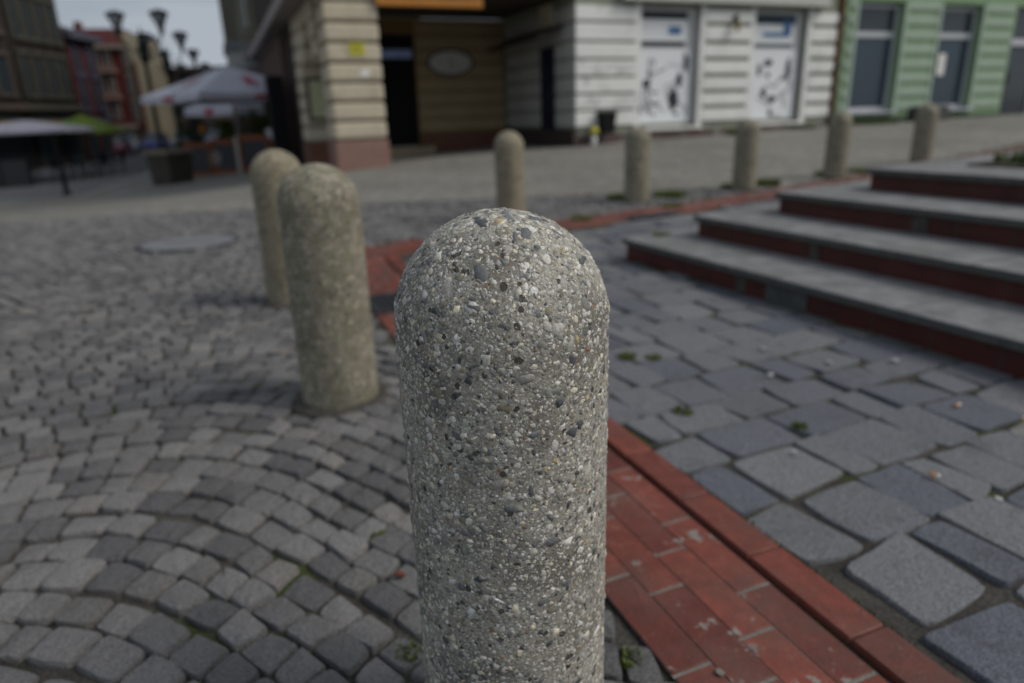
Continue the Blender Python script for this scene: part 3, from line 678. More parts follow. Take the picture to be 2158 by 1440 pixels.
b = MB(); b.add([(3.75, .5, 2.28), (4.32, .5, 2.5), (4.32, 3.3, 2.5), (3.75, 3.3, 2.28), (3.75, .5, 2.22), (4.32, .5, 2.44), (4.32, 3.3, 2.44), (3.75, 3.3, 2.22)], [(0, 1, 2, 3), (7, 6, 5, 4), (0, 4, 5, 1), (1, 5, 6, 2), (2, 6, 7, 3), (3, 7, 4, 0)])
b.build('door_canopy', M['darkwall'], bA)
MB().box(4.27, 4.31, .95, 1.55, 2.52, 2.93, .01).build('light_panel', pmat('cream_panel', (.55, .53, .38), .6, .1), bA, label='small cream panel above the dark canopy in the porch')
# white front with two shop windows
WIN = [(5.78, 7.22), (8.62, 10.08)]; ZW0, ZW1 = .56, 2.80
b = MB()
segs = [(4.34, 5.78), (7.22, 8.62), (10.08, 10.93)]
for s0, s1 in segs: b.box(s0, s1, .04, .5, .3, 2.9)
b.box(4.34, 10.93, .04, .5, 2.9, 7.5); b.box(4.34, 10.93, .04, .5, -.5, .3)
for s0, s1 in WIN: b.box(s0, s1, .10, .5, .3, ZW0 - .03); b.box(s0, s1, .10, .5, ZW1, 2.9)
b.build('front_wall', M['wgroove'], bA)
zf = [.545, .87, 1.18, 1.50, 1.82, 2.14, 2.49, 2.80]
for i, (s0, s1) in enumerate(segs):
    b = MB()
    g = .05 if i == 0 else .085
    s0b = s0 if i == 0 else s0 + .12; s1b = s1 - (.1 if i < 2 else 0)
    for a, c in zip(zf[:-1], zf[1:]): b.box(s0b - (.02 if i == 0 else 0), s1b, 0.0, .04, a + g / 2, c - g / 2, .012)
    b.build('rusticated_wall', M['white'], bA)
b = MB()
for s0, s1 in WIN:
    b.box(s0 - .10, s0, .01, .3, .50, 2.83); b.box(s1, s1 + .12, .01, .3, .50, 2.83); b.box(s0 - .1, s1 + .12, -.03, .3, .44, .50)
b.build('window_surrounds', M['white'], bA)
b = MB(); b.box(5.3, 10.5, -.16, .04, 2.86, 3.12, .02); b.build('fascia', pmat('grey_fascia', (.5, .5, .46), .8, .1), bA)
b = MB(); b.box(4.34, 10.93, .0, .04, 3.16, 7.5); b.build('upper_render', M['white'], bA)
b = MB(); b.box(4.28, 10.93, -.03, .04, -.4, .40); b.build('front_plinth', pmat('dark_broken_plinth', (.09, .06, .055), .9, .3, 4, dirt=(.3, .29, .28)), bA)
M['poster'] = pmat('white_shutter', (.76, .78, .8), .6, .06, 3); M['ink'] = pmat('black_spray', (.03, .035, .04), .6, .3, 12)
M['blueink'] = pmat('blue_sticker', (.07, .17, .34), .6, .3, 12); M['frame'] = pmat('grey_window_frame', (.5, .5, .5), .5, .1)
def stroke(b, pts, wd, y):
    for (x0, z0), (x1, z1) in zip(pts[:-1], pts[1:]):
        d = Vector((x1 - x0, z1 - z0)); L_ = d.length
        if L_ < 1e-5: continue
        n_ = Vector((-d.y, d.x)).normalized() * wd / 2; e = d.normalized() * wd * .3
        q = [(x0 - e.x + n_.x, z0 - e.y + n_.y), (x0 - e.x - n_.x, z0 - e.y - n_.y), (x1 + e.x - n_.x, z1 + e.y - n_.y), (x1 + e.x + n_.x, z1 + e.y + n_.y)]
        b.add([(p[0], y, p[1]) for p in q], [(0, 1, 2, 3)])
for i, (s0, s1) in enumerate(WIN):
    wl = MB().box(s0, s1, .16, .20, ZW0, ZW1).build('window', M['frame'], bA)
    MB().box(s0 + .05, s1 - .14, .145, .16, ZW0 + .02, 2.02).build('shutter', M['poster'], wl, label='white boarded pane covered in black graffiti')
    MB().box(s0 + .05, s1 - .25, .15, .16, 2.10, 2.72).build('transom_pane', M['poster'], wl)
    b = MB(); b.box(s0 + .05, s1 - .25, .142, .148, 2.58 - .05 * i, 2.72); b.box(s0 + .1, s1 - .28, .142, .148, 2.08, 2.17 - .03 * i, .003)
    b.build('dark_gap', M['ink'] if i == 0 else pmat('dark_teal_gap', (.03, .06, .08), .6), wl)
    b = MB(); 
    if i == 0: b.box(s0 + .75, s0 + 1.05, .135, .141, 2.3, 2.45)
    else: b.box(s0 + .35, s0 + 1.05, .135, .141, 2.28, 2.36); b.box(s0 + .9, s0 + 1.1, .135, .141, 2.3, 2.6)
    b.build('sticker', M['blueink'], wl)
    b = MB(); rr = random.Random(3 + i)
    blobs = [(.93, 1.05, .15, .4), (1.05, 1.4, .09, .26), (.25, 1.35, .10, .18), (1.2, 1.75, .08, .36), (.3, 1.55, .06, .1), (.1, .85, .05, .2), (1.0, .75, .06, .1)] if i == 0 else \
            [(.3, 1.6, .06, .25), (.55, 1.75, .11, .16), (.55, 1.5, .08, .12), (.48, 1.12, .10, .2), (.7, 1.0, .14, .16), (.7, .70, .10, .12), (1.12, 1.6, .08, .42), (1.0, 1.45, .05, .12)]
    for (bx, bz, hw, hh) in blobs:
        n = 12; cx, cz = s0 + bx, bz; k0 = len(b.v)
        ring = [(cx + hw * rr.uniform(.6, 1.15) * math.cos(6.283 * k / n), .141, cz + hh * .6 * rr.uniform(.6, 1.2) * math.sin(6.283 * k / n)) for k in range(n)]
        b.add(ring, [tuple(range(n))])
    for q in range(11 if i == 0 else 6):
        x0, z0 = s0 + rr.uniform(.12, 1.1), rr.uniform(.7, 1.9); pts = [(x0, z0)]; an = rr.uniform(0, 6.28)
        for k in range(7):
            an += rr.uniform(-.9, 1.2); x0 += .07 * math.cos(an); z0 += .07 * math.sin(an); pts.append((min(max(x0, s0 + .08), s1 - .2), min(max(z0, .62), 2.0)))
        stroke(b, pts, rr.uniform(.012, .03), .139)
    b.build('graffiti', M['ink'], wl)
b = MB(); rr = random.Random(11)
for q in range(12):
    x0, z0 = 4.45 + rr.uniform(0, .9), rr.uniform(.75, 1.75); pts = [(x0, z0)]; an = rr.uniform(0, 6.28)
    for k in range(9):
        an += rr.uniform(-1.1, 1.1); x0 += .06 * math.cos(an); z0 += .035 * math.sin(an); pts.append((min(max(x0, 4.4), 5.6), min(z0, 1.8)))
    stroke(b, pts, .012, -.004)
b.build('wall_graffiti', pmat('grey_scrawl', (.2, .2, .19), .8), bA, label='faint grey graffiti scrawl on the white courses')
# street side of the building
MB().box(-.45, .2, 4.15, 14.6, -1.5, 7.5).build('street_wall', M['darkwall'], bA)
b = MB()
for k in range(8): t0 = 5.9 + k * 1.12; b.box(-.62, -.45, t0, t0 + .5, -1.5, 2.8, .02)
b.build('street_pilasters', M['mauve'], bA)
b = MB()
for k in range(7): t0 = 6.45 + k * 1.12; b.box(-.50, -.452, t0, t0 + .5, .4, 2.5)
b.build('street_windows', M['glass'], bA)
MB().box(-.85, -.39, -.1, 14.7, 2.92, 3.16, .03).build('street_cornice', M['cornice'], bA)
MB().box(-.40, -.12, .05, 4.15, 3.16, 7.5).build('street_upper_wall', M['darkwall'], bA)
MB().box(-1.05, -.70, 5.0, 5.75, -.6, 1.85, .02).build('folded_shutter', M['black'], bA, label='tall black folded shutter at the pillar')

# things mounted on the corner building
def mounted(name, lab, cat, s, t, z, group=None, rz=0):
    x = -2.6 + .927 * s - .375 * t; y = 12.6 + .375 * s + .927 * t
    return thing(name, lab, cat, (x, y, z), rz0 + rz, group)
ov = mounted('oval_sign', 'oval off-white sign with dark rim on the ochre porch wall', 'sign', 2.95, 3.62, 2.02)
b = MB(); n = 40
def ell(rx, rz_, y): return [(rx * math.cos(6.283 * k / n), y, rz_ * math.sin(6.283 * k / n)) for k in range(n)]
b.loft([ell(.56, .29, .03), ell(.56, .29, -.02)]); b.build('rim', M['darkwall'], ov)
b = MB(); b.loft([ell(.51, .25, -.019), ell(.50, .245, -.03)]); b.build('face', pmat('sign_white', (.5, .5, .46), .6, .08), ov)
b = MB(); stroke(b, [(-.05, -.03), (0, .07), (.06, -.02), (.02, -.08), (-.04, -.05)], .02, -.032); stroke(b, [(-.2, -.13), (.2, -.13)], .014, -.032); b.build('emblem', pmat('brown_print', (.2, .13, .08)), ov)
osg = mounted('orange_sign', 'long orange fascia sign with dark lettering over the porch opening', 'sign', 0, 0, 0)
MB().box(.50, 2.42, -.08, -.03, 2.66, 3.05, .006).build('board', pmat('orange_board', (.42, .17, .03), .5, .12), osg)
b = MB(); rr = random.Random(5); x = .6
while x < 2.3:
    wd = rr.uniform(.05, .09); k = rr.randint(0, 3)
    stroke(b, [(x, 2.78), (x, 2.98)], .018, -.082)
    if k != 1: stroke(b, [(x + wd, 2.78), (x + wd, 2.98)], .018, -.082)
    if k != 2: stroke(b, [(x, 2.79), (x + wd, 2.79)], .016, -.082)
    if k > 0: stroke(b, [(x, 2.97), (x + wd, 2.97)], .016, -.082)
    x += wd + .035
b.build('lettering', M['ink'], osg)
ys = mounted('yellow_notice', 'small yellow square notice stuck on the cream pillar', 'notice', .12, -.004, 1.98)
MB().box(-.13, .13, -.006, 0, -.1, .1).build('sheet', pmat('yellow_sheet', (.5, .47, .04), .6), ys)
b = MB(); [stroke(b, [(-.09, .06 - k * .04), (.09 - .03 * (k % 2), .06 - k * .04)], .008, -.008) for k in range(4)]; b.build('print', M['ink'], ys)
wsn = mounted('white_sticker', 'torn white sticker on the cream pillar below the yellow notice', 'sticker', .22, -.004, 1.6)
MB().prism([(-.1, -.05), (.02, -.07), (.1, -.01), (.08, .07), (-.06, .05)], 0, .006).build('paper', M['paper'], wsn).rotation_euler = (R(90), 0, 0)
nbd = mounted('notice_board', 'glazed pale green notice board on the second pillar behind the corner', 'notice board', -.05, 3.15, 1.27)
MB().box(-.36, .36, -.05, .04, -.42, .42, .01).build('case', M['darkwall'], nbd)
MB().box(-.31, .31, -.056, -.05, -.37, .37).build('sheet', pmat('pale_green_sheet', (.46, .48, .3), .5, .06), nbd)
bin_ = mounted('litter_bin', 'small black litter bin fixed low on the white wall', 'bin', 4.95, -.12, .42)
b = MB(); b.loft([[(.13 * a, .10 * c, -.0) for a, c in ((-1, -1), (1, -1), (1, 1), (-1, 1))], [(.16 * a, .12 * c, .40) for a, c in ((-1, -1), (1, -1), (1, 1), (-1, 1))]]); b.build('body', M['black'], bin_)
MB().box(-.17, .17, -.13, .13, .40, .425, .008).build('rim', M['iron'], bin_)
hy = mounted('marker_post', 'little white marker post with yellow top against the white corner', 'post', 4.62, -.2, .2)
MB().lathe([(.05, -.05), (.045, .22)], 14).build('post', M['white'], hy, True); MB().lathe([(.085, .22), (.085, .32), (.05, .36)], 14).build('cap', pmat('yellow_cap', (.5, .46, .08)), hy, True)
lmp = mounted('wall_lamp', 'small brass wall lantern high on the white wall between the windows', 'lamp', 8.05, -.05, 2.55)
MB().box(-.02, .02, -.06, .06, -.02, .12).build('bracket', M['iron'], lmp); MB().lathe([(.03, -.2), (.055, -.05), (.03, .02)], 10, (0, -.07)).build('lantern', pmat('brass', (.2, .16, .05), .4), lmp)

# rusty drainpipe between the buildings
dp = mounted('drainpipe', 'rusty brown drainpipe in the dark gap between the white and green fronts', 'drainpipe', 11.02, .06, 0)
MB().tube([(0, -.05, .1), (0, -.05, 7.5)], .06, 12).build('pipe', pmat('rust', (.16, .055, .03), .8, .4, 9), dp, True)
b = MB()
for z in (.6, 1.6, 2.6, 3.6): b.box(-.085, .085, -.12, .03, z, z + .05)
b.build('clamps', M['iron'], dp)

# ------------------------------------------------------------------ green building
M['green'] = pmat('mint_render', (.33, .42, .33), .85, .08, 2); M['green2'] = pmat('green_groove', (.21, .31, .18), .85, .1, 4)
bG = thing('green_building', 'mint green shop building with banded render and tall windows', 'building', (-2.6, 12.6, 0), rz0)
GW = [(11.52, 12.98), (14.22, 15.68)]; gs = [(11.14, 11.52), (12.98, 14.22), (15.68, 16.95), (18.3, 24)]
b = MB()
for s0, s1 in gs: b.box(s0, s1, .03, .6, .1, 3.05)
b.box(11.14, 24, .03, .6, 3.05, 8)
for s0, s1 in GW: b.box(s0, s1, .03, .6, .1, .62)
b.build('wall', M['green2'], bG)
for s0, s1 in gs[1:] + [(11.14, 11.40)]:
    b = MB(); k = 0; z = .66
    while z < 3.0: b.box(s0 + .1, s1 - .1 if s1 > 11.5 else s1, 0, .03, z, z + .215, .008); z += .318
    b.build('banded_render', M['green'], bG)
b = MB()
for s0, s1 in GW: b.box(s0 - .1, s0, -.01, .4, .6, 3.05); b.box(s1, s1 + .1, -.01, .4, .6, 3.05)
b.build('window_reveals', M['green'], bG)
b = MB().box(11.14, 16.95, -.02, .03, -.2, .5); b.build('plinth', pmat('dark_green_plinth', (.05, .07, .05), .9, .3), bG)
for i, (s0, s1) in enumerate(GW):
    wf = MB(); wf.box(s0, s0 + .07, .18, .28, .66, 3.0).box(s1 - .07, s1, .18, .28, .66, 3.0).box(s0 + .07, s1 - .07, .18, .28, 2.30, 2.42).box(s0 + .07, s1 - .07, .18, .28, .66, .74).box(s0 + .07, s1 - .07, .18, .28, 2.93, 3.0)
    wf = wf.build('window', pmat('pale_frame', (.5, .52, .55), .4, .05), bG)
    MB().box(s0 + .07, s1 - .07, .22, .24, .74, 2.30).build('pane', glass('window_glass', (.03, .05, .07), .12), wf); MB().box(s0 + .07, s1 - .07, .22, .24, 2.42, 2.93).build('transom_pane', M['glass'], wf)
    MB().box(s0 - .08, s1 + .08, -.1, .2, .6, .655, .006).build('sill', pmat('grey_sill', (.45, .45, .5), .5), wf)
    MB().box(s1 - .55, s1 - .2, .30, .34, .74, 2.3).build('curtain', pmat('dull_curtain', (.12, .12, .09), .9), wf)
    if i == 1: MB().box(s0 + .35, s0 + .6, .19, .20, 1.45, 1.95).build('notice', M['paper'], wf)
dr = MB(); dr.box(16.95, 17.03, .1, .25, .3, 3.1).box(18.2, 18.3, .1, .25, .3, 3.1).box(17.03, 18.2, .1, .25, 2.15, 2.3).box(17.03, 18.2, .1, .25, .3, .42)
dr = dr.build('door', pmat('lilac_white_frame', (.55, .52, .6), .4, .05), bG); MB().box(17.03, 18.2, .16, .18, .42, 2.15).build('pane', M['glass'], dr); MB().box(17.03, 18.2, .16, .18, 2.3, 3.1).build('transom_pane', M['glass'], dr)
MB().box(17.06, 17.1, .03, .09, 1.2, 1.5).build('handle', M['iron'], dr)
gp = mounted('stone_planter', 'dark mossy stone trough with earth against the green wall', 'planter', 13.6, -.5, .40)
b = MB().box(-.42, .42, -.25, .25, -.15, .30, .03).build('trough', pmat('dark_stone', (.07, .07, .065), .9, .4), gp); MB().box(-.37, .37, -.2, .2, .3, .33, .01).build('soil', M['soil'], gp)

# ------------------------------------------------------------------ street behind the corner: right side
def facade(root, L_, H, base_z, rows, cols, wall, trim, depth=6, ww=.9, wh=1.5, z0=3.4, sh=2.9, x0=1.0, framed=True, gf=True):
    """a street front in local x (length) z (height), facing -y"""
    MB().box(0, L_, 0, depth, base_z, H).build('wall', wall, root)
    dx = (L_ - 2 * x0) / max(1, cols - 1)
    for r_ in range(rows):
        for c in range(cols):
            cx = x0 + c * dx; cz = z0 + r_ * sh
            f = MB(); f.box(cx - ww / 2 - .14, cx - ww / 2, -.10, .0, cz - .1, cz + wh + .15).box(cx + ww / 2, cx + ww / 2 + .14, -.10, .0, cz - .1, cz + wh + .15)
            f.box(cx - ww / 2 - .2, cx + ww / 2 + .2, -.16, .0, cz + wh + .15, cz + wh + .34).box(cx - ww / 2 - .2, cx + ww / 2 + .2, -.2, .0, cz - .26, cz - .1)
            f = f.build('window', trim, root); MB().box(cx - ww / 2, cx + ww / 2, -.02, -.001, cz - .1, cz + wh + .15).build('pane', M['glass'], f)
    MB().box(-.1, L_ + .1, -.35, 0, z0 - .9, z0 - .6, .03).build('string_course', trim, root); MB().box(-.15, L_ + .15, -.5, 0, H - .35, H, .03).build('cornice', trim, root)
    if gf:
        b = MB(); k = max(2, int(L_ / 3.2))
        for q in range(k): a = L_ * (q + .15) / k; b.box(a, a + L_ / k * .7, -.03, -.001, base_z + .1, z0 - 1.1)
        b.build('shop_windows', M['glass'], root)
bO = thing('olive_building', 'tall olive grey town house beyond the arcade building', 'building', (-2.6 + .927 * -.5 - .375 * 14.8, 12.6 + .375 * -.5 + .927 * 14.8, 0), math.atan2(.927, -.375))
# local +x runs up the street; front faces local +y, so mirror by building depth on the other side
MB().box(0, 34, -6, 0, -1.6, 12).build('wall', M['olive'], bO)
b = MB()
for k in range(12): b.box(1 + k * 2.8, 1.4 + k * 2.8, 0, .18, 3.4, 12)
b.build('pilasters', pmat('pale_pilaster', (.2, .19, .15), .85, .2), bO)
for r_ in range(3):
    for k in range(11):
        f = MB().box(1.9 + k * 2.8, 3.2 + k * 2.8, 0, .1, 4.2 + r_ * 2.7, 6.0 + r_ * 2.7).build('window', pmat('brown_frame', (.12, .1, .08)) if k == 0 and r_ == 0 else bpy.data.materials['brown_frame'], bO)
        MB().box(2.0 + k * 2.8, 3.1 + k * 2.8, .1, .12, 4.3 + r_ * 2.7, 5.9 + r_ * 2.7).build('pane', M['glass'], f)
MB().box(-.1, 34.2, 0, .5, 3.0, 3.35).build('string_course', M['cornice'], bO); MB().box(0, 34.2, 0, .6, 11.7, 12.1).build('cornice', M['cornice'], bO)
b = MB()
for k in range(10): b.box(.8 + k * 3.3, 3.2 + k * 3.3, .001, .04, -.9, 2.6)
b.build('shop_windows', M['glass'], bO)
sc_ = thing('shop_canopy', 'projecting grey shop canopy with white and blue fascia above the parasols', 'canopy', (-8.5, 27.5, 0), math.atan2(.375, .927))
MB().box(-1.7, 1.0, -1.0, 1.6, 3.25, 3.55, .03).build('roof', pmat('grey_roof', (.2, .21, .22), .8), sc_)
MB().box(-1.62, .95, -.92, 1.5, 2.72, 3.25).build('fascia', pmat('pale_fascia', (.42, .43, .4), .7, .1), sc_)
MB().box(-.9, .9, -.96, -.925, 2.85, 3.15).build('panel', pmat('pale_blue_fascia', (.3, .42, .47), .6), sc_)
MB().box(-.7, .93, -.96, -.925, 2.58, 2.80).build('blue_strip', pmat('blue_strip', (.03, .14, .4), .6), sc_)
for xx in (-1.5, .7): MB().box(xx, xx + .12, -.85, -.73, -1.2, 2.72).build('post', M['iron'], sc_)

# ------------------------------------------------------------------ left side of the street
M['shadestone'] = pmat('shade_darkened_stone', (.03, .025, .022), .9, .35, .7); M['shadetrim'] = pmat('brown_grey_trim', (.085, .066, .06), .85, .3, 1.5)  # shade and edge falloff of the left street put into these dark colours
M['greytrim'] = pmat('grey_green_trim', (.075, .075, .062), .85, .3, 1.5)
M['redbrick'] = pmat('dark_red_brick', (.085, .018, .015), .85, .25, 2); M['bluetrim'] = pmat('blue_grey_trim', (.09, .09, .13), .8, .2, 2)
M['creamtrim'] = pmat('cream_trim', (.22, .18, .15), .8, .15, 2); M['creamwall'] = pmat('cream_wall', (.14, .125, .09), .85, .12, 1)
M['redroof'] = pmat('red_roof', (.07, .016, .018), .8, .2, 3); M['slate'] = pmat('slate_roof', (.035, .033, .04), .7, .3, 4)
def left_building(name, lab, p0, p1, H, wall, trim, rows, cols, roof=None, **kw):
    d = Vector((p1[0] - p0[0], p1[1] - p0[1])); L_ = d.length; rz = math.atan2(d.y, d.x)
    t = thing(name, lab, 'building', (p0[0], p0[1], -1.2), rz); facade(t, L_, H, -.5, rows, cols, wall, trim, **kw)
    if roof: MB().loft([[(-.2, -.4, H), (L_ + .2, -.4, H), (L_ + .2, 6, H), (-.2, 6, H)], [(.3, 1.6, H + roof), (L_ - .3, 1.6, H + roof), (L_ - .3, 6, H + roof), (.3, 6, H + roof)]]).build('roof', M['slate'], t)
    return t
# fronts on the left face +x: build from far to near so that local -y looks at the street
left_building('shaded_stone_building', 'shade-darkened stone town house with brown trimmed windows at the left edge', (-26.0, 22.0), (-25.6, 38.7), 11.5, M['shadestone'], M['shadetrim'], 3, 7, ww=.95, wh=1.6, z0=3.9, sh=3.0)
left_building('grey_building', 'dark building with grey green window surrounds, next along the left side', (-25.6, 38.9), (-25.7, 43.7), 11.2, M['shadestone'], M['greytrim'], 2, 4, roof=2.0, ww=.55, wh=1.8, z0=3.9, sh=2.9, x0=.7)
left_building('red_trimmed_building', 'dark red brick house with blue grey pilasters and slate roof', (-25.7, 43.9), (-25.9, 47.2), 7.4, M['redbrick'], M['bluetrim'], 2, 2, roof=.7, ww=.6, wh=1.5, z0=3.2, sh=2.1, x0=.8)
# red brick building closing the street, with a cream gabled bay
bR = thing('red_brick_building', 'dark red brick town house with cream window trim and balconies closing the street', 'building', (-36.0, 61.0, -1.3), R(12)); bR.scale = (.55, 1, .93)
facade(bR, 8.2, 9.2, -.5, 0, 2, M['redbrick'], M['creamtrim'], z0=3.0, gf=False)
for r_ in range(3):
    for cx, ww in ((2.0, .5), (3.9, 1.5), (5.8, .5)) if r_ < 2 else ((2.0, .5), (3.9, 1.4), (5.8, .5)):
        cz = 2.9 + r_ * 2.25; f = MB(); f.box(cx - ww / 2 - .16, cx - ww / 2, -.12, 0, cz, cz + 1.4).box(cx + ww / 2, cx + ww / 2 + .16, -.12, 0, cz, cz + 1.4).box(cx - ww / 2 - .25, cx + ww / 2 + .25, -.2, 0, cz + 1.4, cz + 1.62)
        f = f.build('window', M['creamtrim'], bR); MB().box(cx - ww / 2, cx + ww / 2, -.03, -.001, cz, cz + 1.4).build('pane', M['glass'], f)
for r_ in range(2):
    z = 4.75 + r_ * 2.25; bl = MB().box(.9, 6.9, -.9, 0, z - .12, z + .05, .03).build('balcony', M['pinkstone'], bR); b = MB()
    for k in range(13): b.lathe([(.07, z + .05), (.1, z + .2), (.05, z + .38)], 8, (1.0 + k * .48, -.8))
    b.box(.9, 6.9, -.88, -.74, z + .38, z + .45); b.build('balustrade', M['creamtrim'], bl)
MB().box(.4, 7.9, -.06, 0, -.3, 1.7).build('shop_front', M['black'], bR); MB().box(.2, 8, -.2, 0, 1.72, 2.3, .03).build('shop_fascia', M['creamwall'], bR)
b = MB().loft([[(-.3, -.5, 9.2), (8.3, -.5, 9.2), (8.3, 6, 9.2), (-.3, 6, 9.2)], [(-.2, .6, 10.6), (8.2, .6, 10.6), (8.2, 6, 10.6), (-.2, 6, 10.6)]]); b.build('roof', M['redroof'], bR)
MB().box(1.2, 2.0, 1.5, 2.3, 10.3, 11.3).build('chimney', M['redbrick'], bR)
bC = thing('cream_gabled_house', 'narrow cream house with round-topped gable beside the red brick building', 'building', (-33.2, 62.0, -1.3), R(-4)); bC.scale = (.48, 1, .88)
b = MB(); gab = [(0, -.5), (5.2, -.5), (5.2, 8.2), (4.6, 8.6), (4.4, 9.6), (3.7, 10.3), (3.0, 10.9), (2.2, 10.9), (1.5, 10.3), (.8, 9.6), (.6, 8.6), (0, 8.2)]
n = len(gab); b.add([(x, 0, z) for x, z in gab] + [(x, 5, z) for x, z in gab], [tuple(range(n))[::-1], tuple(range(n, 2 * n))] + [(i, (i + 1) % n, n + (i + 1) % n, n + i) for i in range(n)][::1])
b.build('wall', M['creamwall'], bC)
b = MB(); b.box(0, .45, -.12, -.001, -.5, 8.2).box(4.75, 5.2, -.12, -.001, -.5, 8.2).box(.45, 4.75, -.05, -.001, 2.0, 2.7)
b.build('brick_quoins', M['redbrick'], bC)
for r_ in range(3):
    for cx in (1.5, 3.6):
        cz = 3.1 + r_ * 2.3; f = MB(); f.box(cx - .5, cx - .36, -.1, 0, cz, cz + 1.5).box(cx + .36, cx + .5, -.1, 0, cz, cz + 1.5).box(cx - .55, cx + .55, -.14, 0, cz + 1.5, cz + 1.68)
        f = f.build('window', M['creamtrim'], bC); MB().box(cx - .36, cx + .36, -.03, -.001, cz, cz + 1.5).build('pane', M['glass'], f)
MB().box(1.2, 4.0, -.05, -.001, -.4, 1.9).build('door', M['black'], bC)
b = MB(); b.loft([[(.5, 4.9, 8.0), (4.7, 4.9, 8.0), (4.7, 5.4, 8.0), (.5, 5.4, 8.0)], [(1.6, 4.9, 11.0), (3.6, 4.9, 11.0), (3.6, 5.4, 11.0), (1.6, 5.4, 11.0)]]); b.build('roof', M['slate'], bC)
bK = thing('far_row_building', 'dull brown row of houses far down the street behind the lamps', 'building', (-33.0, 67.0, -1.3), R(-4))
facade(bK, 18, 7.0, -.5, 2, 5, M['mauve'], M['shadetrim'], z0=3.2, sh=2.3, wh=1.2)

# ------------------------------------------------------------------ street lamps
M['lampmetal'] = pmat('dark_green_metal', (.018, .025, .02), .5, .3, 5); M['lampglass'] = glass('lamp_glass', (.4, .42, .45), .2)
def make_lamp():
    t = thing('street_lamp', '', 'street lamp', group='double-headed street lamps along the street')
    MB().lathe([(.2, -.1), (.2, .5), (.13, .6), (.11, 1.2), (.1, 1.25), (.085, 5.0), (.12, 5.05), (.12, 5.2), (.05, 5.5), (.01, 5.65)], 12).build('pole', M['lampmetal'], t, True)
    b = MB()
    for s in (-1, 1): b.tube([(0, 0, 4.6), (s * .45, 0, 4.75), (s * .82, 0, 5.0), (s * .95, 0, 5.35)], .03, 8)
    b.tube([(-.8, 0, 5.1), (.8, 0, 5.1)], .015, 6)
    for s in (-1, 1): b.tube([(s * .1, 0, 4.2), (s * .3, 0, 4.35), (s * .35, 0, 4.6), (s * .2, 0, 4.75), (s * .1, 0, 4.65)], .03, 6)
    b.lathe([(.05, 4.1), (.2, 4.3), (.22, 4.9), (.12, 5.2), (.05, 5.4)], 8)
    b.build('bracket', M['lampmetal'], t)
    for s in (-1, 1):
        h = MB(); h.lathe([(.43, 6.14), (.38, 6.22), (.1, 6.32), (.02, 6.34)], 12, (s * .95, 0)); 
        h.lathe([(.10, 5.3), (.13, 5.65), (.09, 5.7)], 12, (s * .95, 0))
        for k in range(6):
            a = k * math.pi / 3; h.tube([(s * .95 + .11 * math.cos(a), .11 * math.sin(a), 5.6), (s * .95 + .4 * math.cos(a), .4 * math.sin(a), 6.15)], .022, 5)
        h = h.build('lantern', M['lampmetal'], t); MB().lathe([(.08, 5.6), (.36, 6.12)], 12, (s * .95, 0)).build('glass', M['lampglass'], h, True)
    return t
l0 = make_lamp()
lamps = [(-15.95, 33, 'nearest double-headed street lamp, its two funnel lanterns against the sky'), (-18.2, 40, 'second double-headed street lamp, a little lower behind the nearest'),
         (-21.2, 48.5, 'third double-headed street lamp along the street'), (-24.6, 58.5, 'fourth and smallest double-headed street lamp, above the parasol')]
for i, (x, y, lb) in enumerate(lamps):
    o = l0 if i == 0 else copy_tree(l0); o.location = (x, y, G(x, y) + (.3 if i else .3)); o.rotation_euler = (0, 0, R(0)); o['label'] = lb

# tree beyond the lamps
def tree(x, y, h, cr, lab, mt, n=900, leaf=.16, name='tree', cat='tree', group=None, zb=.35):
    t = thing(name, lab, cat, (x, y, G(x, y)), 0, group)
    b = MB(); b.tube([(0, 0, -.1), (.03, 0, h * .3), (0, .05, h * .6)], h * .03, 8, h * .015)
    for k in range(5): a = k * 1.3; b.tube([(0, 0, h * .4), (cr * .5 * math.cos(a), cr * .5 * math.sin(a), h * .72)], h * .012, 6, .01)
    b.build('trunk', M['darkwall'], t); c = MB(); cl = [(random.gauss(0, cr * .42), random.gauss(0, cr * .42), random.uniform(h * zb, h * .97), random.uniform(.25, .5) * cr) for _ in range(14)]
    for _ in range(n):
        q = random.choice(cl); v = Vector((random.gauss(0, 1), random.gauss(0, 1), random.gauss(0, 1))).normalized() * q[3] * random.uniform(.5, 1.05)
        p = Vector(q[:3]) + v; a = Vector((random.gauss(0, 1), random.gauss(0, 1), random.gauss(0, 1))).normalized() * leaf; bb = a.orthogonal().normalized() * leaf * .5
        c.add([p - a, p + bb, p + a, p - bb], [(0, 1, 2, 3)])
    c.build('crown', M[mt], t); return t
M['leafdark'] = pmat('tree_leaves', (.05, .07, .045), .7, .4, 3); M['bush'] = pmat('bush_leaves', (.09, .13, .02), .7, .4, 4)
tree(-24.3, 56, 5.2, 1.1, 'small dark street tree beyond the lamps, left of the white parasol top', 'leafdark', 1200, .16)

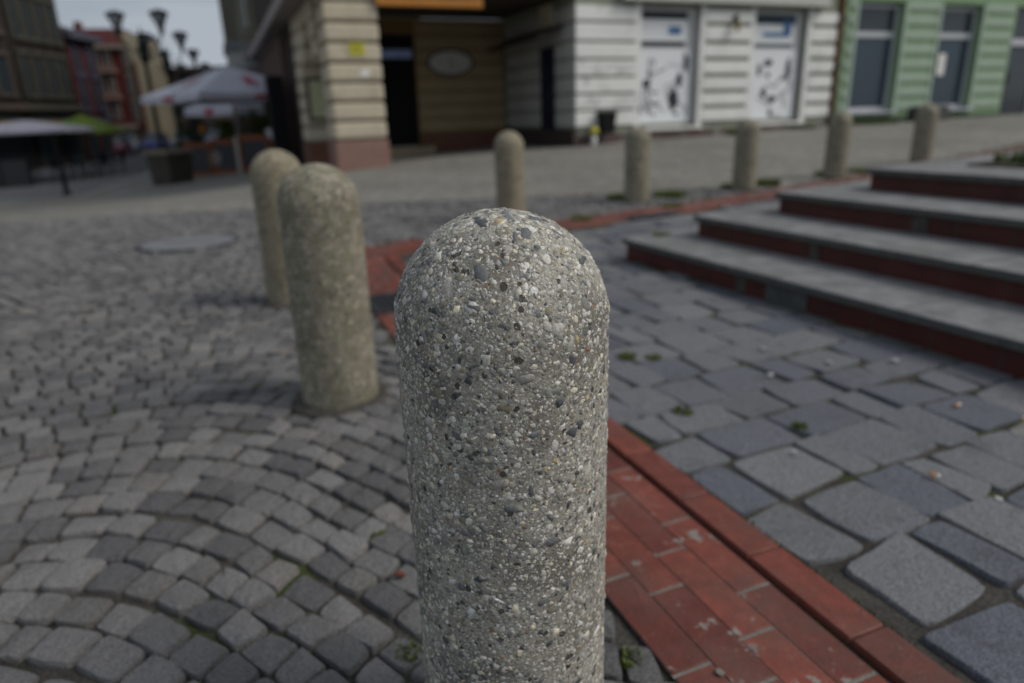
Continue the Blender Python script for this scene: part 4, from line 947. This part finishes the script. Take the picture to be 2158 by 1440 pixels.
# ------------------------------------------------------------------ cafe: parasols, fence, planter, plants
M['canvas'] = pmat('white_canvas', (.53, .53, .6), .8, .08, 2); M['canvasred'] = pmat('red_print', (.42, .03, .05), .7, .1)
M['wood'] = pmat('orange_brown_wood', (.16, .045, .015), .6, .25, 6); M['panel'] = pmat('dark_screen', (.03, .032, .035), .7, .25, 5); M['paleiron'] = pmat('pale_grey_post', (.4, .36, .33), .7, .15)
def parasol(name, lab, x, y, half, rim, apex, canvas, pole, rz, marks=True, n=4, group='cafe parasols', vf=.22):
    t = thing(name, lab, 'parasol', (x, y, G(x, y)), rz, group)
    cn = MB(); K = 8; rings = []
    for j, (f, z) in enumerate(((1.0, rim), (.5, rim + (apex - rim) * .52), (.04, apex))):
        rr = []
        for k in range(n):
            a0 = 2 * math.pi * (k + .5) / n; a1 = 2 * math.pi * (k + 1.5) / n; r0 = half * f / math.cos(math.pi / n)
            p0 = Vector((r0 * math.cos(a0), r0 * math.sin(a0))); p1 = Vector((r0 * math.cos(a1), r0 * math.sin(a1)))
            for q in range(4):
                s = q / 4; p = p0.lerp(p1, s); sag = .10 * math.sin(math.pi * s) * f * (half / 2.); rr.append((p.x * (1 - sag * .25), p.y * (1 - sag * .25), z - sag * .4))
        rings.append(rr)
    low = [(p[0], p[1], p[2] - vf) for p in rings[0]]; rings = [low] + rings; m_ = len(low); vs = [p for r_ in rings for p in r_]; fs = []
    for j in range(len(rings) - 1):
        for k in range(m_): k2 = (k + 1) % m_; fs.append((j * m_ + k, j * m_ + k2, (j + 1) * m_ + k2, (j + 1) * m_ + k))
    fs.append(tuple((len(rings) - 1) * m_ + k for k in range(m_))); cn.add(vs, fs); c = cn.build('canopy', canvas, t)
    so_ = c.modifiers.new('s', 'SOLIDIFY'); so_.thickness = .012
    MB().tube([(0, 0, 0), (0, 0, apex + .05)], .032, 10).lathe([(.3, 0), (.28, .06), (.06, .1)], 16).build('pole', pole, t)
    b = MB()
    for k in range(8 if n == 4 else n):
        a = 2 * math.pi * k / (8 if n == 4 else n) + math.pi / 4; r0 = half * (1.36 if (n == 4 and k % 2 == 0) else 1.0) * .95; b.tube([(0, 0, apex - .03), (r0 * math.cos(a), r0 * math.sin(a), rim + .0)], .012, 5)
    b.build('ribs', M['iron'], t)
    if marks:
        def on(face, u_, v_):   # point on sloped face: face 0..3, u -1..1 along, v 0..1 up
            z = rim + (apex - rim) * (v_ * .52 / .5 if v_ < .5 else .52 + (v_ - .5) * .48 / .46) ; r_ = half * (1 - v_) + .02; a = face * math.pi / 2
            p = Vector((r_, u_ * half * (1 - v_), z + .03)); return (p.x * math.cos(a) - p.y * math.sin(a), p.x * math.sin(a) + p.y * math.cos(a), p.z)
        b = MB()
        for face in range(4):
            b = MB()
            for (u0, u1) in ((-.14, -.06), (.04, .12)): b.add([on(face, u0, .25), on(face, u1, .25), on(face, u1 + .04, .58), on(face, u0 + .04, .58)], [(0, 1, 2, 3)])
            b.add([on(face, -.06, .4), on(face, .05, .38), on(face, .05, .45), on(face, -.06, .47)], [(0, 1, 2, 3)])
            b.build('logo_print', M['canvasred'], t); b = MB()
            a = face * math.pi / 2
            for (u0, u1) in ((-.16, .16),):
                q = []
                for (uu, zz) in ((u0, rim - vf + .03), (u1, rim - vf + .03), (u1, rim - .06), (u0, rim - .06)):
                    p = Vector((half + .012, uu * half, zz)); q.append((p.x * math.cos(a) - p.y * math.sin(a), p.x * math.sin(a) + p.y * math.cos(a), p.z))
                b.add(q, [(0, 1, 2, 3)])
            b.build('valance_print', M['canvasred'], t)
    return t
parasol('parasol', 'big square white parasol with red print over the cafe terrace', -8.42, 22.5, 1.95, 2.25, 3.05, M['canvas'], M['paleiron'], R(-42), vf=.2)
parasol('parasol', 'second white parasol with red print, lower and behind the big one', -9.9, 28.2, 1.75, 2.1, 2.75, M['canvas'], M['paleiron'], R(-38), vf=.28)
parasol('parasol', 'flat white parasol at the left edge over a dark terrace', -17.6, 26.5, 1.9, 1.85, 2.2, pmat('dull_canvas', (.27, .27, .33), .8, .1), M['iron'], R(10), marks=False, vf=.08)
parasol('parasol', 'yellow and green parasol behind the flat white one on the left', -17.0, 29.0, 1.5, 1.75, 2.35, pmat('green_yellow_canvas', (.09, .14, .015), .8, .45, .8), M['iron'], R(30), marks=False, n=8, vf=.12)
pp = thing('black_post', 'thin black iron post with round foot standing alone on the left setts', 'post', (-10.7, 17.0, G(-10.7, 17.0)))
MB().lathe([(.2, -.03), (.19, .03), (.08, .06), (.06, .12), (.055, 1.42), (.07, 1.45), (.02, 1.5)], 14).build('shaft', M['black'], pp, True)
MB().lathe([(.085, .62), (.085, .7)], 14).build('collar', M['iron'], pp)

# fence of the terrace
fp0 = Vector((-9.6, 21.3)); fp1 = Vector((-5.15, 18.4)); fd = fp1 - fp0; fl = fd.length
fn = thing('terrace_fence', 'terrace fence of brown wooden frames with dark screens', 'fence', (fp0.x, fp0.y, G(*fp0)), math.atan2(fd.y, fd.x))
slope = (G(*fp1) - G(*fp0)) / fl
b = MB(); bp = MB()
for k in range(4):
    x0 = k * fl / 4; x1 = (k + 1) * fl / 4 - .1; z = slope * x0
    b.box(x0, x0 + .07, -.04, .04, z - .1, z + 1.0).box(x1 - .07, x1, -.04, .04, z - .1, z + 1.0).box(x0 + .07, x1 - .07, -.035, .035, z + .85, z + .98).box(x0 + .07, x1 - .07, -.035, .035, z + .02, z + .14)
    q = MB().box(x0 + .07, x1 - .07, -.012, .012, z + .14, z + .85).build('screen', M['panel'], fn)
b.build('frame', M['wood'], fn)
MB().box(fl * .48, fl * .48 + .09, -.12, -.045, -.1, 1.15, .01).build('post', M['paleiron'], fn)
b = MB().lathe([(.02, 0), (.02, 0.001)], 6)
b = MB(); n = 20; b.loft([[(.26 * math.cos(6.283 * k / n), -.02, .22 * math.sin(6.283 * k / n)) for k in range(n)], [(.25 * math.cos(6.283 * k / n), -.03, .21 * math.sin(6.283 * k / n)) for k in range(n)]])
o = b.build('emblem', pmat('pale_emblem', (.15, .15, .145)), fn); o.location = (fl * .27, 0, .55)
bk = thing('white_pot', 'white flowerpot hanging on the fence rail', 'flowerpot', (-6.15, 18.95, G(-6.15, 18.95) + .78))
MB().lathe([(.10, 0), (.17, .24), (.15, .25)], 16).build('pot', pmat('white_pot', (.55, .55, .58), .5), bk, True); MB().lathe([(.18, .22), (.18, .26)], 16).build('rim', pmat('white_rim', (.6, .6, .62), .5), bk, True)
# square stone planter
pl = thing('stone_planter', 'square dark stone planter with pale rim beside the terrace', 'planter', (-8.55, 18.0, G(-8.55, 18.0)), R(-25))
MB().loft([[(.33 * a, .33 * c, -.1) for a, c in ((-1, -1), (1, -1), (1, 1), (-1, 1))], [(.38 * a, .38 * c, .74) for a, c in ((-1, -1), (1, -1), (1, 1), (-1, 1))]]).build('box', pmat('dark_planter', (.055, .05, .04), .9, .3, 5), pl)
b = MB(); b.box(-.43, .43, -.43, -.30, .74, .84, .015).box(-.43, .43, .30, .43, .74, .84, .015).box(-.43, -.30, -.30, .30, .74, .84, .015).box(.30, .43, -.30, .30, .74, .84, .015); b.build('rim', pmat('planter_rim', (.2, .17, .14), .9, .2), pl)
MB().box(-.31, .31, -.31, .31, .70, .78).build('soil', M['soil'], pl)
def bush(x, y, h, cr, lab, mt='bush', n=700, leaf=.07, z=None):
    t = tree(x, y, h, cr, lab, mt, n, leaf, 'potted_shrub', 'shrub', 'shrubs on the cafe terrace', .25); return t
bush(-8.9, 22.9, 1.55, .5, 'bright green shrub on the terrace behind the orange fence, left one', n=800)
bush(-7.9, 23.2, 1.7, .65, 'bright green shrub on the terrace, right one by the parasol pole', n=1000)
bush(-10.4, 23.6, 1.4, .5, 'dark green shrub on the terrace beside the stone planter', 'leafdark', n=700)
fl_ = thing('orange_flower', 'cluster of orange flowers above the terrace fence', 'flowers', (-9.2, 21.9, G(-9.2, 21.9)))
b = MB()
for _ in range(60):
    v = Vector((random.gauss(0, 1), random.gauss(0, 1), random.gauss(0, 1))).normalized() * .13; p = Vector((0, 0, 1.32)) + v; a = v.orthogonal().normalized() * .05; c_ = v.cross(a).normalized() * .05; b.add([p - a, p + c_, p + a, p - c_], [(0, 1, 2, 3)])
b.build('petals', pmat('orange_petal', (.5, .2, .02), .7), fl_); MB().tube([(0, 0, 0), (0, 0, 1.3)], .015, 6).build('stem', M['grass2'], fl_)
# seated guests are lost in the blur; cafe chairs and tables read as dark shapes
def cafe_set(x, y, rz, lab_t, lab_c):
    t = thing('cafe_table', lab_t, 'table', (x, y, G(x, y)), rz, 'tables on the terraces'); MB().lathe([(.35, .72), (.35, .75)], 20).build('table_top', M['black'], t)
    MB().tube([(0, 0, 0), (0, 0, .72)], .03, 8).lathe([(.22, 0), (.2, .03)], 14).build('leg', M['iron'], t)
    for k, l in enumerate(lab_c):
        a = rz + k * math.pi; cx, cy = x + .7 * math.cos(a), y + .7 * math.sin(a)
        c = thing('cafe_chair', l, 'chair', (cx, cy, G(cx, cy)), a + math.pi / 2, 'chairs on the terraces')
        MB().box(-.22, .22, -.22, .22, .43, .47, .01).build('seat', M['black'], c); MB().box(-.22, .22, -.24, -.2, .5, .9, .01).build('backrest', M['black'], c)
        for sx in (-.19, .19):
            for sy in (-.2, .19): MB().tube([(sx, sy, 0), (sx, sy, .5 if sy < 0 else .43)], .016, 6).build('leg', M['black'], c)
cafe_set(-17.6, 24.6, .3, 'dark cafe table under the flat white parasol', ['dark chair right of the table under the flat white parasol', 'dark chair left of the table under the flat white parasol'])
cafe_set(-15.4, 25.6, 1.1, 'dark cafe table at the street edge of the left terrace', ['dark chair behind the table at the street edge', 'dark chair in front of the table at the street edge'])
cafe_set(-16.6, 28.8, .7, 'dark cafe table under the yellow and green parasol', ['dark chair behind the table under the yellow and green parasol', 'dark chair before the table under the yellow and green parasol'])
tb = thing('terrace_screen', 'low dark screen of planks in front of the left terrace', 'screen', (-20.5, 23.2, -1.1), R(8))
b = MB(); [b.box(k * .9, k * .9 + .84, -.03, .03, 0, .95) for k in range(5)]; b.build('planks', M['panel'], tb); b = MB(); [b.box(k * .9 - .05, k * .9 - .01, -.05, .05, -.1, 1.0) for k in range(6)]; b.build('posts', M['black'], tb)
aw = thing('shop_awning', 'ochre yellow shop front awning in the shade of the left buildings', 'awning', (-25.6, 36, -1.2), math.pi / 2)
MB().box(-7, 7, -1.3, 0, 2.3, 2.45).box(-7, 7, -1.3, -1.25, 2.1, 2.3).build('cloth', pmat('dull_ochre', (.22, .17, .06), .8, .2), aw); MB().tube([(-7, -1.2, 2.25), (7, -1.2, 2.25)], .03, 6).build('bar', M['iron'], aw)

# ------------------------------------------------------------------ parked cars
def make_car(paint):
    t = thing('parked_car', '', 'car', group='cars parked at the end of the street')
    def ring(pts, y): return [(x, y, z) for x, z in pts]
    body = [(-2.05, .3), (-2.1, .62), (-1.95, .85), (-1.2, .92), (1.0, .95), (1.9, .8), (2.1, .6), (2.08, .3)]
    b = MB(); b.loft([[(x * .97, -.84, z) for x, z in body], [(x, -.78, z) if True else 0 for x, z in body], [(x, .78, z) for x, z in body], [(x * .97, .84, z) for x, z in body]])
    o = b.build('body', paint, t); mo = o.modifiers.new('b', 'BEVEL'); mo.width = .05; mo.segments = 2
    cab = [(-1.75, .9), (-1.35, 1.38), (-.2, 1.47), (.35, 1.40), (1.1, .93)]
    b = MB(); b.loft([[(x, -.70 + (z - .9) * .18, z) for x, z in cab], [(x, .70 - (z - .9) * .18, z) for x, z in cab]]); b.build('windows', M['glass'], t)
    b = MB(); b.box(-1.3, .3, -.58, .58, 1.44, 1.485, .015); b.build('roof', paint, t)
    for x in (-1.3, 1.3):
        for y in (-.8, .8):
            wb = MB(); n = 18; wb.loft([[(x + .31 * math.cos(6.283 * k / n), y - .1, .31 + .31 * math.sin(6.283 * k / n)) for k in range(n)], [(x + .31 * math.cos(6.283 * k / n), y + .1, .31 + .31 * math.sin(6.283 * k / n)) for k in range(n)]]); wo = wb.build('wheel', M['black'], t)
            wb = MB(); wb.loft([[(x + .18 * math.cos(6.283 * k / n), y - .108 * (1 if y < 0 else -1) - .004, .31 + .18 * math.sin(6.283 * k / n)) for k in range(n)], [(x + .18 * math.cos(6.283 * k / n), y - .108 * (1 if y < 0 else -1) + .004, .31 + .18 * math.sin(6.283 * k / n)) for k in range(n)]]); wb.build('rim', M['cornice'], wo)
    for y in (-.6, .6): MB().box(2.04, 2.115, y - .14, y + .14, .62, .74, .01).build('headlight', M['lampglass'], t); MB().box(-2.12, -2.05, y - .12, y + .12, .65, .8, .01).build('tail_light', M['canvasred'], t)
    return t
cars = [(-28.2, 51.5, 'dark purple red parked car nearest on the left kerb', (.16, .012, .03)), (-29.6, 56.0, 'silver blue parked car in the middle of the row', (.3, .34, .42)),
        (-28.0, 57.4, 'deep blue parked car next to the silver one', (.05, .07, .25)), (-26.2, 58.2, 'pale grey parked car on the right of the row', (.34, .35, .42)), (-23.8, 58.8, 'light blue van-like car half hidden by the first lamp post', (.3, .38, .46))]
for x, y, lb, c in cars:
    t = NT('car_paint', .3, .5); t.b.inputs['Base Color'].default_value = (*c, 1); o = make_car(t.m); o['label'] = lb; o.location = (x, y, G(x, y)); o.rotation_euler = (0, 0, R(-72))
# continuous moss lines and grit along a few joints of the right paving
def joint_moss(pts, lab):
    b = MB(); n = 0
    for (x0, y0), (x1, y1) in zip(pts[:-1], pts[1:]):
        for _ in range(int(900 * math.hypot(x1 - x0, y1 - y0))):
            t_ = random.random(); px, py = x0 + (x1 - x0) * t_ + random.gauss(0, .0035), y0 + (y1 - y0) * t_ + random.gauss(0, .0035)
            a = random.random() * 6.28; w_ = random.uniform(.001, .0025); hh = random.uniform(.003, .009); dx, dy = math.cos(a) * w_, math.sin(a) * w_
            b.add([(px - dx, py - dy, -.006), (px + dx, py + dy, -.006), (px + dy * 1.5, py - dx * 1.5, hh)], [(0, 1, 2)])
    o = b.build('moss', M['grass2']); return tag(o, lab, 'moss', 'moss growing in the joints')
ke = [tuple(float(q) for q in path(s_, BW + GAP + KW + .004)) for s_ in np.linspace(.55, 2.9, 8)]
joint_moss(ke[1:4], 'thin line of dark moss along the outer edge of the red kerb, near stretch')
joint_moss([tuple(corner[0] + SA * a_ - SN_ * .02) for a_ in (.05, .9)], 'dark moss along the foot of the lowest step, at its far end')
joint_moss([tuple(corner[0] + SA * a_ - SN_ * .02) for a_ in (1.2, 2.1)], 'dark moss along the foot of the lowest step, at its near end')
